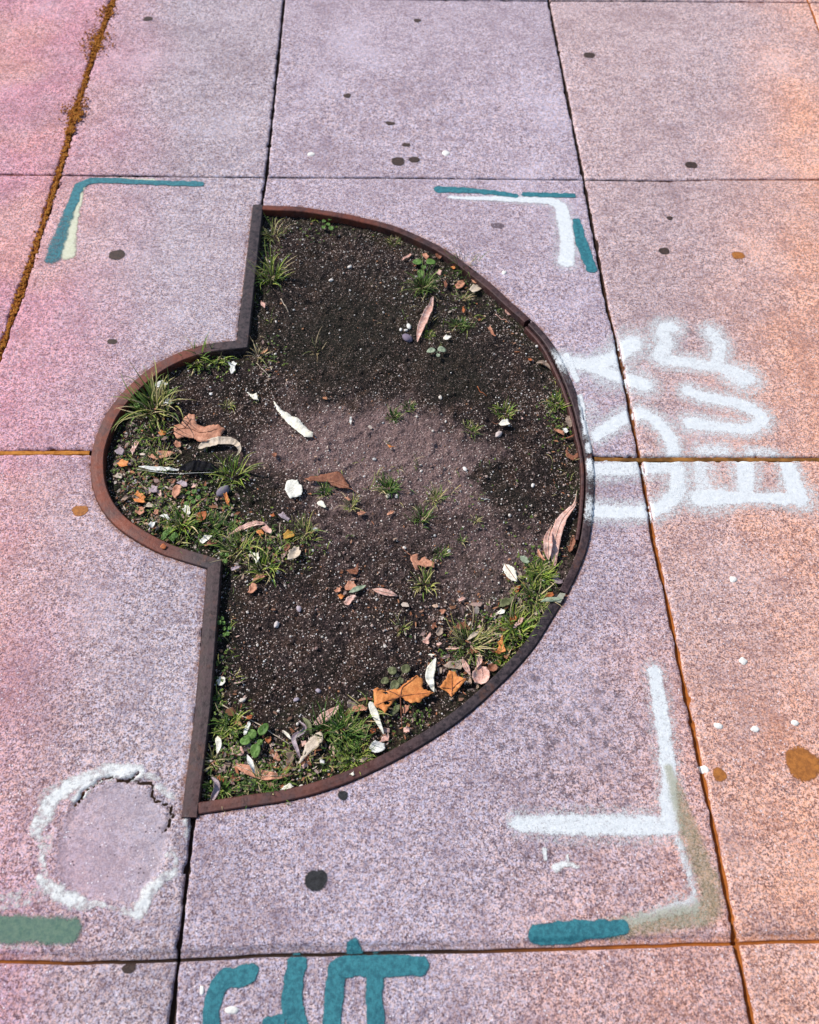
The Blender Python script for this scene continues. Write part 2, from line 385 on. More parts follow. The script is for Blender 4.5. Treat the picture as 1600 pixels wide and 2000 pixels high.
# random slab tones, plus a light leak painted in: pink left, orange right
def slab(x, y):
    i = sum((x > f[0](y)).astype(int) for f in VF); j = sum((y > f[0](x)).astype(int) for f in HF); return i, j
si, sj = slab(xf, yf)
i0 = sum(1 for f in VF if float(f[0](1.2)) <= vx[0]+1e-6)   # column right of the mossy joint
mott = fbm(xf, yf, 2.3, 77, 4); mott2 = fbm(xf, yf, 7, 31, 4)
T = np.ones((xf.size, 3)); rnd = h2(si, sj, 5)[:, None]
T *= .95+.1*rnd
warm = np.clip((mott-.5)*3.0+.5, 0, 1)[:, None]
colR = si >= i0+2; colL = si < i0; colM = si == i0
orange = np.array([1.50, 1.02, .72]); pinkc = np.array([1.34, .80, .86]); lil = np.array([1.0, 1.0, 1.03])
edge_r = sstep(.38, .98, xf+.30*(mott-.5)+.12*(mott2-.5)-.38*(yf-.9))[:, None]       # orange light leak put into the colour, growing to the right
edge_l = sstep(-.42, -.92, xf+.30*(mott-.5)+.1*(mott2-.5)+.10*(yf-.9))[:, None]  # pink light leak put into the colour towards the left
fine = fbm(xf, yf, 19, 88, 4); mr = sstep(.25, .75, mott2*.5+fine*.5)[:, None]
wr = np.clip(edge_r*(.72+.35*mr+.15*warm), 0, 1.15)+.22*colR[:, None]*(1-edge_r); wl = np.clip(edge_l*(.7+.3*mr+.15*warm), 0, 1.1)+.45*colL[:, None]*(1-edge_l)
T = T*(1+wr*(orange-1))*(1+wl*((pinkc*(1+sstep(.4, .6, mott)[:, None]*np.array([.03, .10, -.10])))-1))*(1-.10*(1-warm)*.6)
T[(si == i0+1)] *= np.array([.99, .97, 1.01])
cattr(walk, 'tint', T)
attr(walk, 'rust', np.clip(np.maximum(sstep(.32, .70, xf-.30*(yf-.9))*1., sstep(-.55, -.85, xf+.2*(yf-.9))), 0, 1))  # light leak painted into the joint dirt: orange towards both sides
gx, gy = at(1090, 1430)
g = sstep(.30, .02, np.hypot((xf-gx)*1.1, (yf-gy)*.85)+.16*(mott2-.5)); gx, gy = at(1020, 1700); g = np.maximum(g, .7*sstep(.16, .02, np.hypot(xf-gx, (yf-gy)*1.4)+.1*(mott2-.5)))
gx, gy = at(1090, 1690); g = np.maximum(g, .9*sstep(.07, .01, np.hypot(xf-gx, (yf-gy))+.05*(mott2-.5)))
gx, gy = at(1300, 500); g = np.maximum(g, .35*sstep(.3, .05, np.hypot(xf-gx, (yf-gy)*.6)+.2*(mott2-.5)))
attr(walk, 'grime', np.clip(g*.75+.10, 0, 1))
attr(walk, 'bleed', .75*sstep(.016, .0, np.abs(SDF)))
attr(walk, 'patch', np.where(inside(xf, yf, PATCH), sstep(0, .015, polydist(xf, yf, PATCH)), 0))
# the land below and beyond
me = bpy.data.meshes.new('ground'); s = 60
mesh_obj('ground', [(-s, -s, -.12), (s, -s, -.12), (s, s, -.12), (-s, s, -.12)], [(0, 1, 2, 3)], SOIL)['kind'] = 'structure'

# ------------------------------------------------------------------ soil inside the pit
CX, CY = at(760, 950)
def blob(x, y, px, py, rx, ry=None, k=1.):
    a, b = at(px, py); s_ = scale_at(px, py); ry = ry or rx
    x = x+(fbm(x, y, 11, 61, 4)-.5)*.16; y = y+(fbm(x, y, 11, 67, 4)-.5)*.16
    return k*sstep(1.35, .25, np.hypot((x-a)/(rx*s_), (y-b)/(ry*s_*1.15)))
def soilz(x, y):
    x = np.asarray(x, float); y = np.asarray(y, float)
    z = -.019+.008*blob(x, y, 760, 900, 330, 330)-.004*blob(x, y, 700, 650, 130, 110)
    z = z+(fbm(x, y, 14, 41, 4)-.5)*.010+(fbm(x, y, 90, 44, 3)-.5)*.006+.004*sstep(.62, .85, vnoise(x, y, 55, 47))+.0025*sstep(.6, .9, vnoise(x, y, 130, 48))
    z = z+.006*blob(x, y, 300, 980, 80, 110)
    return z
def sz(px, py): a, b = at(px, py, -.014); return float(soilz(np.array([a]), np.array([b]))[0])
def ats(px, py, up=0.):
    """a point of the photograph on the soil"""
    a, b = at(px, py, -.014); z = float(soilz(np.array([a]), np.array([b]))[0])+up; a, b = at(px, py, z); return a, b, z
xs = np.arange(min(p[0] for p in PIT), max(p[0] for p in PIT), .0033); ys = np.arange(min(p[1] for p in PIT), max(p[1] for p in PIT), .0033)
GX, GY = np.meshgrid(xs, ys); gx, gy = GX.ravel(), GY.ravel(); insd = inside(gx, gy, PIT); ed = polydist(gx, gy, PITC)
ok = insd & (ed > .006); gz = soilz(gx, gy); gz = gz+.004*sstep(.05, .012, ed)*fbm(gx, gy, 35, 6)
idx = np.arange(gx.size).reshape(GX.shape); q = np.stack([idx[:-1, :-1], idx[:-1, 1:], idx[1:, 1:], idx[1:, :-1]], -1).reshape(-1, 4)
q = q[ok[q].all(1)]; used = np.unique(q); remap = np.full(gx.size, -1); remap[used] = np.arange(used.size)
soil = mesh_obj('soil', np.stack([gx, gy, gz], 1)[used], remap[q].tolist(), SOIL); tag(soil, kind='structure')
x_, y_ = gx[used], gy[used]
dust = np.maximum.reduce([blob(x_, y_, 710, 870, 230, 135), blob(x_, y_, 860, 910, 130, 90, .9), blob(x_, y_, 760, 1010, 260, 130, .45), blob(x_, y_, 960, 1080, 170, 130, .55), blob(x_, y_, 930, 960, 60, 50, .6), blob(x_, y_, 920, 1120, 130, 90, .5), blob(x_, y_, 620, 880, 150, 80, .6),
                          blob(x_, y_, 600, 640, 60, 60, .3), blob(x_, y_, 1000, 1060, 130, 60, .45), blob(x_, y_, 650, 1200, 200, 150, .22), blob(x_, y_, 560, 740, 60, 60, .5)])
dust = dust-blob(x_, y_, 660, 700, 120, 95, .5)-blob(x_, y_, 940, 770, 110, 70, .5)-blob(x_, y_, 1000, 960, 60, 40, .35)
attr(soil, 'dust', np.clip(dust, 0, 1)); attr(soil, 'dark', np.maximum.reduce([blob(x_, y_, 660, 640, 150, 150), blob(x_, y_, 900, 720, 120, 80, .9), blob(x_, y_, 700, 560, 170, 100, .6), blob(x_, y_, 1000, 965, 70, 50, .7)])); e2 = ed[used]
attr(soil, 'moss', np.clip(sstep(.10, .02, e2)*.5+blob(x_, y_, 370, 960, 150, 130, .8)+blob(x_, y_, 500, 1060, 110, 70, .6)+blob(x_, y_, 650, 1480, 200, 90, .6)+blob(x_, y_, 1000, 1200, 120, 110, .6)+blob(x_, y_, 860, 590, 130, 90, .4), 0, 1))

# ------------------------------------------------------------------ steel edging of the pit
ring = empty('steel_edging', (CX, CY, 0)); tag(ring, 'rusty steel edging around the pit, a wide arc with a small bay on its left', 'edging')
def bar(name, P, wd, z=TOPZ, side=1, inner=None, base=-.055, w0=0., rust=None, bev=.0016):
    Q = offset(P, wd, side) if inner is None else inner
    P0 = offset(P, w0, side) if w0 else P
    prof = []
    for p, q_ in zip(P0, Q):
        d = (q_-p)/np.linalg.norm(q_-p); j = .0005*math.sin(p[0]*47)+.0004*math.sin(p[1]*61)
        prof.append([(p[0], p[1], base), (p[0], p[1], z+j-bev), (*(p+d*bev), z+j), (*(p*.5+q_*.5), z+j+.0003), (*(q_-d*bev), z+j), (q_[0], q_[1], z+j-bev), (q_[0], q_[1], base)])
    Vv = [v for r in prof for v in r]; Fc = []
    for i in range(len(prof)-1):
        for k in range(6): a = i*7+k; Fc.append((a, a+1, a+8, a+7))
    Fc.append(tuple(range(7))[::-1]); e = (len(prof)-1)*7; Fc.append(tuple(range(e, e+7)))
    o = mesh_obj(name, Vv, Fc, STEEL, smooth=False); 
    rv = [(rust(v[0], v[1]) if rust else .3) for v in Vv]; attr(o, 'rust', rv); under(o, ring); return o
LI = offset(LB, .0275, 1)
def rust_l(x, y): return float(.0+1.*sstep(-.36, -.50, np.array(x)))
b1 = bar('straight_bar', LB[:n1_+1], 0, inner=LI[:n1_+1], rust=rust_l); b1['label'] = 'upper straight bar of the edging, dark with orange rust patches'
b2 = bar('curved_bar', LB[n1_:n2_+1], 0, inner=LI[n1_:n2_+1], rust=rust_l); b2['label'] = 'red brown rusted half round bar'
b3 = bar('straight_bar', LB[n2_:], 0, inner=LI[n2_:], rust=lambda x, y: float(.1+.6*sstep(.4, .15, np.array(y)))); b3['label'] = 'lower straight bar, rusted brown at its foot'
k1 = 8*6; k2 = 17*6
b4 = bar('curved_bar', MA[:k1+1], .019, side=-1, rust=lambda x, y: float(.25+.75*sstep(.12, -.1, np.array(x)))); b4['label'] = 'far part of the large arc, orange rust along its edge'
b5 = bar('curved_bar', MA[k1+1:k2+1], .017, side=-1, z=TOPZ+.002, rust=lambda x, y: .1); b5['label'] = 'right part of the large arc, dark steel with white overspray'
b6 = bar('curved_bar', MA[k2+1:], .020, side=-1, z=TOPZ+.0005, rust=lambda x, y: float(.6*sstep(.15, -.15, np.array(x)))); b6['label'] = 'near part of the large arc, black turning rusty to the left'
b7 = bar('inner_strip', MA[k1+1:k2-8], .027, side=-1, w0=.0195, z=TOPZ-.004, rust=lambda x, y: .35)
# ridge of weld at the bend
wx, wy = at(392, 1092, TOPZ)
# ------------------------------------------------------------------ filled joints
def ribbon(name, pts, hw, z, mat, lump=0., bul=(), seed=1):
    W = catmull([at(*p) for p in pts], 14); W = [np.array(p) for p in W]; Vv = []; Fc = []; N = 9
    D = []
    for i in range(len(W)-1):
        n = max(1, int(np.linalg.norm(W[i+1]-W[i])/.006)); D += [W[i]+(W[i+1]-W[i])*k/n for k in range(n)]
    D.append(W[-1])
    for i, p in enumerate(D):
        t = D[min(i+1, len(D)-1)]-D[max(i-1, 0)]; t /= np.linalg.norm(t); n = np.array([-t[1], t[0]])
        hh = hw*(.75+.5*float(vnoise(p[0], p[1], 40, seed))); up = 0
        for bx, by, br in bul:
            c = at(bx, by); s_ = scale_at(bx, by)*br; g_ = math.exp(-(math.dist(c, p)/s_)**2); hh += s_*.8*g_; up += .35*s_*g_
        for k in range(N):
            u = k/(N-1)*2-1; a = p+n*hh*u*(1+.25*(float(vnoise(p[0]*1+k, p[1], 90, seed+3))-.5))
            zz = z+(up+lump)*(1-u*u)+lump*1.5*(float(vnoise(a[0], a[1], 160, seed+9))-.5)-(.008 if abs(u) == 1 else 0)
            Vv.append((a[0], a[1], zz))
    for i in range(len(D)-1):
        for k in range(N-1): a = i*N+k; Fc.append((a, a+1, a+N+1, a+N))
    return mesh_obj(name, Vv, Fc, mat)
def simple(name, c1, c2, s=90, rough=.95, b=.8, c3=None):
    m = NT(name); n = m.noise(s, 4, .7); c = m.mix(m.ramp(n, .35, .65), c1, c2)
    if c3: c = m.mix(m.ramp(m.noise(s*2.2, 3), .55, .7), c, c3)
    m.base(c, rough, .15); m.bump(m.noise(s*2, 4, .7), b, .003); return m.m
MOSS = simple('moss and dirt', (.26, .07, .012), (.50, .21, .035), 90, c3=(.14, .09, .015))
FILL = simple('filler', (.12, .055, .015), (.36, .16, .04), 14)
FILLR = simple('filler rusty', (.34, .12, .02), (.58, .24, .05), 60)
o = ribbon('moss', [(224, -12), (222, 0), (189, 86), (148, 213), (117, 330), (65, 495), (20, 628), (-30, 775)], .0065, -.005, MOSS, .0016, [(206, 30, 10), (188, 75, 15), (183, 95, 12), (150, 212, 12), (148, 225, 10), (140, 250, 6)], 4)
bmv = np.array([v.co[:] for v in o.data.vertices]); MV = [bmv]; MF = [tuple(p.vertices) for p in o.data.polygons]; nn_ = len(bmv); qr = np.random.default_rng(3)
_b = bmesh.new(); bmesh.ops.create_icosphere(_b, subdivisions=1, radius=1); _V = np.array([v.co[:] for v in _b.verts]); _F = [tuple(v.index for v in f.verts) for f in _b.faces]; _b.free()
Wj = np.array(catmull([at(*p) for p in [(222, 0), (189, 86), (148, 213), (117, 330), (65, 495), (0, 688)]], 10)); 
for i in range(2400):
    t = qr.random()*(len(Wj)-1.01); k = int(t); c_ = Wj[k]+(Wj[k+1]-Wj[k])*(t-k); sp = .0045
    if i % 3 == 0: b_ = [(208, 28, 12), (190, 72, 20), (184, 95, 15), (152, 210, 15), (148, 228, 11), (138, 255, 6)][qr.integers(6)]; c_ = np.array(at(b_[0], b_[1])); sp = scale_at(b_[0], b_[1])*b_[2]*.8
    c_ = c_+qr.normal(0, sp, 2)*np.array([1, 1.5]); r_ = qr.uniform(.0012, .0036); MV.append(_V*np.array([r_, r_*1.2, r_*.7])*(1+.4*(qr.random((len(_V), 1))-.5))+np.array([c_[0], c_[1], .0005+.004*max(0, 1-i % 3)])); MF += [tuple(j+nn_ for j in f) for f in _F]; nn_ += len(_V)
bpy.data.objects.remove(o); o = mesh_obj('moss', np.concatenate(MV), MF, MOSS, smooth=False)
tag(o, 'orange brown moss and dirt clumped in the left joint of the pavement', 'moss', kind='stuff')
def tri(pts): return pts
o = ribbon('joint_filler', [(1161, 895), (1250, 897), (1330, 896), (1600, 897), (1900, 898)], .0065, -.003, FILL, .0006, seed=5); recentre(o)
tag(o, 'dark brown filler strip in the wide joint running right through the white lettering', 'joint filler')
o = ribbon('joint_filler', [(174, 882.5), (90, 883), (0, 883), (-200, 884)], .0062, -.003, FILLR, .0006, seed=6); recentre(o)
tag(o, 'rusty orange filler strip in the joint running left from the small half round bay', 'joint filler')

# ------------------------------------------------------------------ spray paint
WHITE = paint_mat('white spray paint', (.74, .78, .80), (.88, .91, .93), .95, amax=.95)
TEAL = paint_mat('teal spray paint', (.012, .12, .16), (.04, .245, .29), .72)
TEALF = paint_mat('faded teal paint', (.09, .20, .15), (.17, .29, .20), .7, amax=.8)
OLIVE = paint_mat('thin olive overspray', (.36, .36, .18), (.46, .42, .24), .8, amax=.42)
PALE = paint_mat('pale yellow paint', (.62, .62, .44), (.74, .74, .58), .6)
MORT = paint_mat('white mortar', (.70, .72, .72), (.92, .92, .90), 1.0, 75)
def paint(name, strokes, mat, label, cat, soft=.55, lift=.0009, group=None, step=.0034, haze=0.):
    """strokes: (photo points, radius in photo pixels or list of them, density)"""
    S = []; x0 = y0 = 9; x1 = y1 = -9
    if mat is WHITE and 'letter' in name: haze = .62
    if mat is WHITE and 'corner' in name: haze = .45
    if haze: strokes = strokes+[(p_, [q*2.1 for q in (r_ if isinstance(r_, (list, tuple)) else [r_])*1] if isinstance(r_, (list, tuple)) else r_*2.1, haze) for p_, r_, d_ in strokes if d_ > .5]
    for pts, rad, den in strokes:
        P = catmull([at(*p) for p in pts], 5) if len(pts) > 2 else [np.array(at(*p)) for p in pts]
        if len(P) == 1: P = [P[0], P[0]+np.array([.0005, 0])]
        if not isinstance(rad, (list, tuple)): rad = [rad]*len(pts)
        rr = [r*scale_at(*p) for r, p in zip(rad, pts)]
        rr = [r*(1.18 if mat is WHITE else 1) for r in rr]; rr = list(np.interp(np.linspace(0, 1, len(P)), np.linspace(0, 1, max(2, len(rr))), rr if len(rr) > 1 else rr*2))
        S.append((P, rr, den)); m_ = max(rr)*(1+soft)+.004
        for p in P: x0 = min(x0, p[0]-m_); x1 = max(x1, p[0]+m_); y0 = min(y0, p[1]-m_); y1 = max(y1, p[1]+m_)
    gx = np.arange(x0, x1, step); gy = np.arange(y0, y1, step); A, B = np.meshgrid(gx, gy); a, b = A.ravel(), B.ravel()
    wa = a+(vnoise(a, b, 70, 21)-.5)*.005; wb = b+(vnoise(a, b, 70, 22)-.5)*.005
    D = np.zeros_like(a)
    for P, rr, den in S:
        d = polydist(wa, wb, P, rr); D = np.maximum(D, den*sstep(1+soft, 1-soft*.8, d)); E_ = .0
    sd_ = polydist(a, b, PITC); inn = inside(a, b, PIT)
    onring = inn & (sd_ < .017); D = np.where(inn & (sd_ >= .017), 0, D)
    z, dirt = ground(a, b, True); z = np.where(onring, TOPZ+.0026, z)+lift
    D = np.where(dirt > .75, D*.25, D)
    idx = np.arange(a.size).reshape(A.shape); q = np.stack([idx[:-1, :-1], idx[:-1, 1:], idx[1:, 1:], idx[1:, :-1]], -1).reshape(-1, 4)
    q = q[(D[q] > .02).any(1)]; used = np.unique(q); rm = np.full(a.size, -1); rm[used] = np.arange(used.size)
    o = mesh_obj(name, np.stack([a, b, z], 1)[used], rm[q].tolist(), mat); attr(o, 'dens', D[used])
    recentre(o); tag(o, label, cat, group); return o
Q4 = R(1050, 600, .34375)
G1 = 'white sprayed letters beside the pit'
paint('painted_letter', [(Q4((150, 310), (300, 330), (430, 290), (540, 205)), [14, 15, 16, 19], 1.), (Q4((300, 340), (430, 390), (600, 440)), [14, 15, 17], 1.), (Q4((420, 330), (410, 380)), 22, .8), (Q4((560, 290), (520, 420)), 24, .3), (Q4((160, 330), (330, 420)), 34, .35)],
      WHITE, 'blurred white sprayed cross like letter, uppermost in the row touching the pit edging', 'painted letter', .75, group=G1)
paint('painted_letter', [(Q4((330, 735), (430, 670), (560, 605), (670, 650), (745, 730), (775, 840)), [11, 13, 13, 13, 13, 12], 1.), (Q4((300, 560), (330, 700)), 16, .5), (Q4((420, 500), (400, 640)), 30, .25)],
      WHITE, 'white sprayed arc between the pit edging and the dark filler strip, just above the strip', 'painted letter', .7, group=G1)
paint('painted_letter', [(Q4((345, 925), (560, 915), (790, 910)), 15, .9), (Q4((790, 925), (790, 1050), (700, 1140), (560, 1165), (330, 1160)), [13, 14, 14, 14, 14], 1.), (Q4((420, 1100), (420, 1110)), 40, .25)],
      WHITE, 'white sprayed half ring just below the dark filler strip, beside the pit edging', 'painted letter', .7, group=G1)
paint('painted_letter', [(Q4((765, 115), (715, 130), (725, 210), (700, 290), (850, 315), (1010, 340), (1110, 370), (1180, 405)), [14, 15, 15, 14, 13, 13, 16, 19], .9), (Q4((985, 140), (1030, 220), (1020, 320)), [13, 14, 13], .85), (Q4((1100, 400), (1160, 430)), 14, .8)],
      WHITE, 'white sprayed angular letter like a four, topmost of the outer row on the right', 'painted letter', .65, group=G1)
paint('painted_letter', [(Q4((860, 480), (960, 515), (1100, 540), (1230, 590), (1275, 640), (1200, 690), (1050, 680), (870, 660)), [13, 12, 12, 13, 13, 13, 12, 14], .95)],
      WHITE, 'white sprayed letter U lying on its side, right of the pit', 'painted letter', .6, group=G1)
paint('painted_letter', [(Q4((930, 815), (1060, 815)), 10, .8), (Q4((1200, 825), (1330, 832)), 8, .75), (Q4((925, 900), (940, 1000), (960, 1080)), [14, 15, 17], .8), (Q4((1180, 895), (1180, 1060)), [17, 15], .95), (Q4((1420, 905), (1450, 1000), (1480, 1080)), [14, 16, 19], 1.), (Q4((920, 1085), (1020, 1080), (1200, 1085), (1490, 1090)), [19, 19, 9, 14], .98), (Q4((1010, 900), (1020, 1050)), 12, .5)],
      WHITE, 'thick white sprayed letter E on its side, crossed at its top by the filler strip', 'painted letter', .6, group=G1)
paint('painted_patch', [([(1105, 694), (1115, 714), (1125, 742)], 6, .95), ([(1105, 694), (1125, 742), (1141, 830), (1150, 900), (1152, 950), (1148, 990)], 5, .3), ([(1131, 775), (1138, 810), (1144, 850)], [5, 6, 5], .9), ([(1148, 872), (1151, 920)], 6, .8), ([(1150, 980), (1148, 1005)], 6, .6)],
      WHITE, 'white overspray on the dark steel of the arc where the letters meet it', 'paint mark', .6, .0012)
G2 = 'painted corner marks around the pit'
paint('corner_mark', [([(880, 386), (1000, 389), (1085, 395), (1100, 425), (1108, 470), (1106, 512)], [3, 7, 10, 12, 13, 14], .97)], WHITE, 'white sprayed corner at the upper right of the pit, beside short teal dashes', 'paint mark', .45, group=G2)
paint('paint_dash', [([(857, 370), (930, 373), (1006, 382)], [9, 7, 6], 1.)], TEAL, 'long teal paint dash under the far joint, upper right of the pit', 'paint mark', .3, .0012)
paint('paint_dash', [([(1024, 380), (1120, 382)], [6, 6], 1.)], TEAL, 'short thin teal dash directly above the upper right white corner', 'paint mark', .16, .0016)
paint('paint_dash', [([(1126, 432), (1138, 480), (1156, 526)], [8, 11, 11], 1.)], TEAL, 'slanting teal dash to the right of the upper right white corner, next to the joint', 'paint mark', .18, .0016)
paint('corner_mark', [([(300, 352), (180, 352), (158, 370)], [5, 6, 7], .6), ([(156, 380), (140, 440), (132, 497)], [8, 11, 14], .7)], PALE, 'pale yellowish paint line inside the teal corner at the upper left', 'paint mark', .6, .0009, G2)
paint('corner_mark', [([(390, 359), (280, 356), (190, 352), (155, 363)], [7, 7, 8, 9], 1.), ([(155, 363), (137, 410)], [9, 11], .85), ([(137, 410), (118, 460), (103, 505)], [11, 14, 16], .6)], TEAL, 'teal sprayed corner at the upper left of the pit', 'paint mark', .4, .0016, G2)
paint('corner_mark', [([(1278, 1312), (1287, 1370), (1298, 1440), (1306, 1520), (1306, 1605)], [12, 13, 13, 14, 17], .93), ([(1010, 1608), (1120, 1612), (1310, 1612)], [13, 17, 17], .9), ([(1323, 1640), (1345, 1700), (1352, 1745)], [6, 6, 5], .7), ([(1352, 1768), (1290, 1785), (1215, 1805)], [15, 8, 6], .75)],
      WHITE, 'white sprayed corner at the lower right of the pit, bars meeting at a right angle', 'paint mark', .55, .0009, G2)
paint('corner_mark', [([(1195, 1815), (1290, 1800), (1378, 1780), (1383, 1725), (1350, 1640), (1325, 1560), (1305, 1500)], [18, 19, 24, 24, 20, 16, 9], .8)], OLIVE, 'thin olive overspray bending around the lower right white corner', 'paint mark', .95, .0013, G2)
paint('corner_mark', [([(1048, 1826), (1110, 1820), (1215, 1812)], [16, 19, 12], 1.)], TEAL, 'teal sprayed bar above the near joint, end of the lower right corner mark', 'paint mark', .35, .0019, G2)
paint('corner_mark', [([(-120, 1812), (0, 1814), (135, 1818)], [22, 22, 20], 1.)], TEALF, 'faded green teal bar at the left edge, beside the patched concrete', 'paint mark', .8, .0016, G2)
Q7 = R(300, 1500, .40625)
G3 = 'teal sprayed letters on the near slab'
paint('painted_letter', [(Q7((460, 985), (400, 1005), (340, 1020), (295, 1080), (278, 1160), (278, 1250), (300, 1360), (400, 1420), (480, 1400)), 17, 1.)], TEAL, 'teal sprayed letter C at the bottom of the picture', 'painted letter', .2, .0016, G3)
paint('painted_letter', [(Q7((690, 945), (665, 1080), (680, 1200), (740, 1330), (830, 1330), (862, 1200), (865, 1080), (885, 980), (930, 945)), 18, 1.), (Q7((560, 1235), (600, 1225)), 14, 1.)], TEAL, 'teal sprayed letter U between the C and the T', 'painted letter', .2, .0016, G3)
paint('painted_letter', [(Q7((930, 950), (1100, 945), (1280, 950)), [20, 20, 17], 1.), (Q7((1060, 960), (1060, 1120), (1065, 1380)), 17, 1.), (Q7((960, 850), (970, 900)), [12, 16], .8)], TEAL, 'teal sprayed letter T reaching up to the near joint', 'painted letter', .2, .0019, G3)
paint('mortar_smear', [(R8((850, 345), (720, 335), (570, 375), (430, 440), (330, 520), (280, 610), (230, 700)), [15, 16, 15, 16, 18, 18, 14], .85), (R8((480, 520), (540, 450), (620, 400)), [12, 10, 6], .9), (R8((900, 360), (980, 380)), 7, .7),
      (R8((980, 430), (1080, 500)), 8, .7), (R8((1080, 980), (960, 1060), (900, 1170), (860, 1240)), [8, 14, 14, 12], .85), (R8((1050, 870),), 8, .7), (R8((250, 1010), (330, 1080), (430, 1140), (540, 1170), (660, 1170)), [9, 14, 15, 10, 7], .85),
      (R8((0, 1160), (150, 1130), (330, 1120)), [22, 22, 16], .5), (R8((1155, 650), (1180, 690), (1170, 740)), 7, .7), (R8((232, 700), (265, 830), (270, 960), (320, 1060)), [8, 9, 7, 8], .62), (R8((650, 1170), (740, 1200), (860, 1240)), [6, 7, 8], .6), (R8((1080, 980), (1095, 880), (1065, 800)), [7, 5, 4], .55), (R8((230, 520), (300, 460), (420, 400)), [9, 9, 7], .45), (R8((300, 760), (290, 850)), 10, .45), (R8((760, 1230), (800, 1220)), 9, .5), (R8((0, 1430), (250, 1430)), [7, 5], .5)],
      MORT, 'broken ring of white mortar around a round concrete patch at the lower left', 'mortar', .9, .0012)

# ------------------------------------------------------------------ stains and gum on the slabs
GUM = paint_mat('old gum', (.025, .014, .012), (.085, .045, .034), .45, 200)
GUMR = paint_mat('glow tinted stain', (.30, .10, .018), (.52, .19, .035), .6, 150)  # dark spots with the orange glow put into their colour
GUMB = paint_mat('black gum', (.006, .006, .008), (.03, .03, .035), .5, 200)
GUMW = simple('pale spot', (.75, .73, .68), (.88, .86, .82), 150, .8, .5)
rs = random.Random(11)
def spot(px, py, rx, ry, mat, label, name='gum_spot', cat='gum spot', h=.0018, seed=0, grp='dark gum spots on the slabs'):
    s_ = scale_at(px, py); f = 1/max(.5, .95*math.sin(math.atan2(CAMH, at(px, py)[1]+.0001))) if at(px, py)[1] > 0 else 1
    x, y = at(px, py); N = 22; Vv = []; rings = 5
    for r in range(rings):
        t = 1-r/rings
        for k in range(N):
            a = k/N*2*math.pi; j = .72+.5*float(vnoise(math.cos(a)*1.3+px, math.sin(a)*1.3+py, 1, seed))
            Vv.append([x+math.cos(a)*rx*s_*t*j, y+math.sin(a)*ry*s_*f*t*j, h*(1-t*t*t)])
    Vv.append([x, y, h]); A = np.array(Vv); A[:, 2] += ground(A[:, 0], A[:, 1])+.0004; A[:N, 2] -= .0015
    Fc = []
    for r in range(rings-1):
        for k in range(N): a = r*N+k; b = r*N+(k+1) % N; Fc.append((a, b, b+N, a+N))
    for k in range(N): Fc.append(((rings-1)*N+k, (rings-1)*N+(k+1) % N, rings*N))
    o = mesh_obj(name, A, Fc, mat); recentre(o); return tag(o, label, cat, grp)
for px, py, rx, ry, m_, lab in [
    (228, 498, 13, 10, GUM, 'brown gum spot below the teal corner at the upper left'), (218, 668, 8, 5, GUM, 'small brown gum spot left of the straight bar, above the half round bay'),
    (157, 998, 13, 9, GUMR, 'reddish brown gum spot left of the half round bay, under the orange joint'), (678, 186, 7, 5, GUM, 'lone square gum spot on the far middle slab'),
    (763, 240, 9, 4, GUM, 'flat gum spot on the far slab, above the cluster of spots'), (793, 282, 8, 4, GUM, 'curved gum spot topmost of the cluster by the far joint'),
    (777, 315, 10, 9, GUM, 'largest gum spot of the cluster by the far joint, left'), (809, 311, 9, 6, GUM, 'gum spot right in the cluster by the far joint'),
    (1151, 107, 9, 7, GUM, 'dark gum spot just right of the right joint near the top'), (1350, 322, 10, 7, GUM, 'dark gum spot above the far joint on the right'),
    (1298, 491, 9, 6, GUM, 'dark gum spot on the right slab, above the white lettering'), (1442, 499, 12, 7, GUMR, 'orange tinted gum spot on the right slab, outermost of the pair'),
    (1308, 427, 6, 4, GUM, 'tiny gum spot on the right slab below the far joint'), (289, 38, 7, 5, GUM, 'faint gum spot on the far left slab near the top'), (815, 40, 6, 4, GUM, 'smallest gum spot at the very top of the middle slab'),
    (618, 1719, 18, 13, GUMB, 'black gum blot on the slab in front of the pit'), (669, 1554, 7, 7, GUMB, 'small black spot touching the near edging'),
    (1568, 1492, 24, 30, GUMR, 'large oval orange glow tinted stain at the right edge'), (1406, 1513, 9, 11, GUMR, 'small oval glow tinted stain beside the right joint'),
    (252, 1890, 11, 7, GUM, 'dark chip on the near left joint'), (972, 441, 13, 7, paint_mat('faint grime', (.12, .08, .10), (.2, .14, .17), 1.3, 150), 'faint ring shaped grime spot between the arc and the white corner')]:
    f = max(1., 1.35-.35*py/1000) if False else 1.
    paint('gum_spot', [([(px-max(0, rx-ry)*.7, py), (px+max(0, rx-ry)*.7+.1, py)], min(rx, ry)*1.2, 1.)], m_, lab, 'gum spot', .5, .0009, 'dark gum spots on the slabs', .0016)
GW = 'pale flecks on the slabs'
for px, py, rx, ry, lab in [(871, 298, 8, 6, 'white pebble sized fleck on the far slab, right of the gum cluster'), (1375, 1502, 11, 8, 'bright white fleck lying on the right joint'),
    (608, 300, 8, 4, 'pale fleck on the far slab, left of the gum cluster'), (1432, 1132, 8, 7, 'pale fleck on the right slab below the lettering'), (1452, 1291, 9, 7, 'pale fleck half way down the right slab'),
    (1403, 1418, 9, 7, 'pale fleck on the right slab near the joint'), (1476, 1425, 10, 7, 'pale fleck left of the large glow tinted stain'), (1553, 1412, 9, 7, 'pale fleck above the large glow tinted stain'),
    (985, 533, 5, 4, 'tiny white fleck outside the far arc'), (452, 1973, 14, 9, 'white fleck inside the teal letter C'), (395, 1935, 6, 9, 'white fleck left of the teal letter C')]:
    spot(px, py, rx, ry, GUMW, lab, 'pale_fleck', 'fleck', .002, int(px)+3, GW)
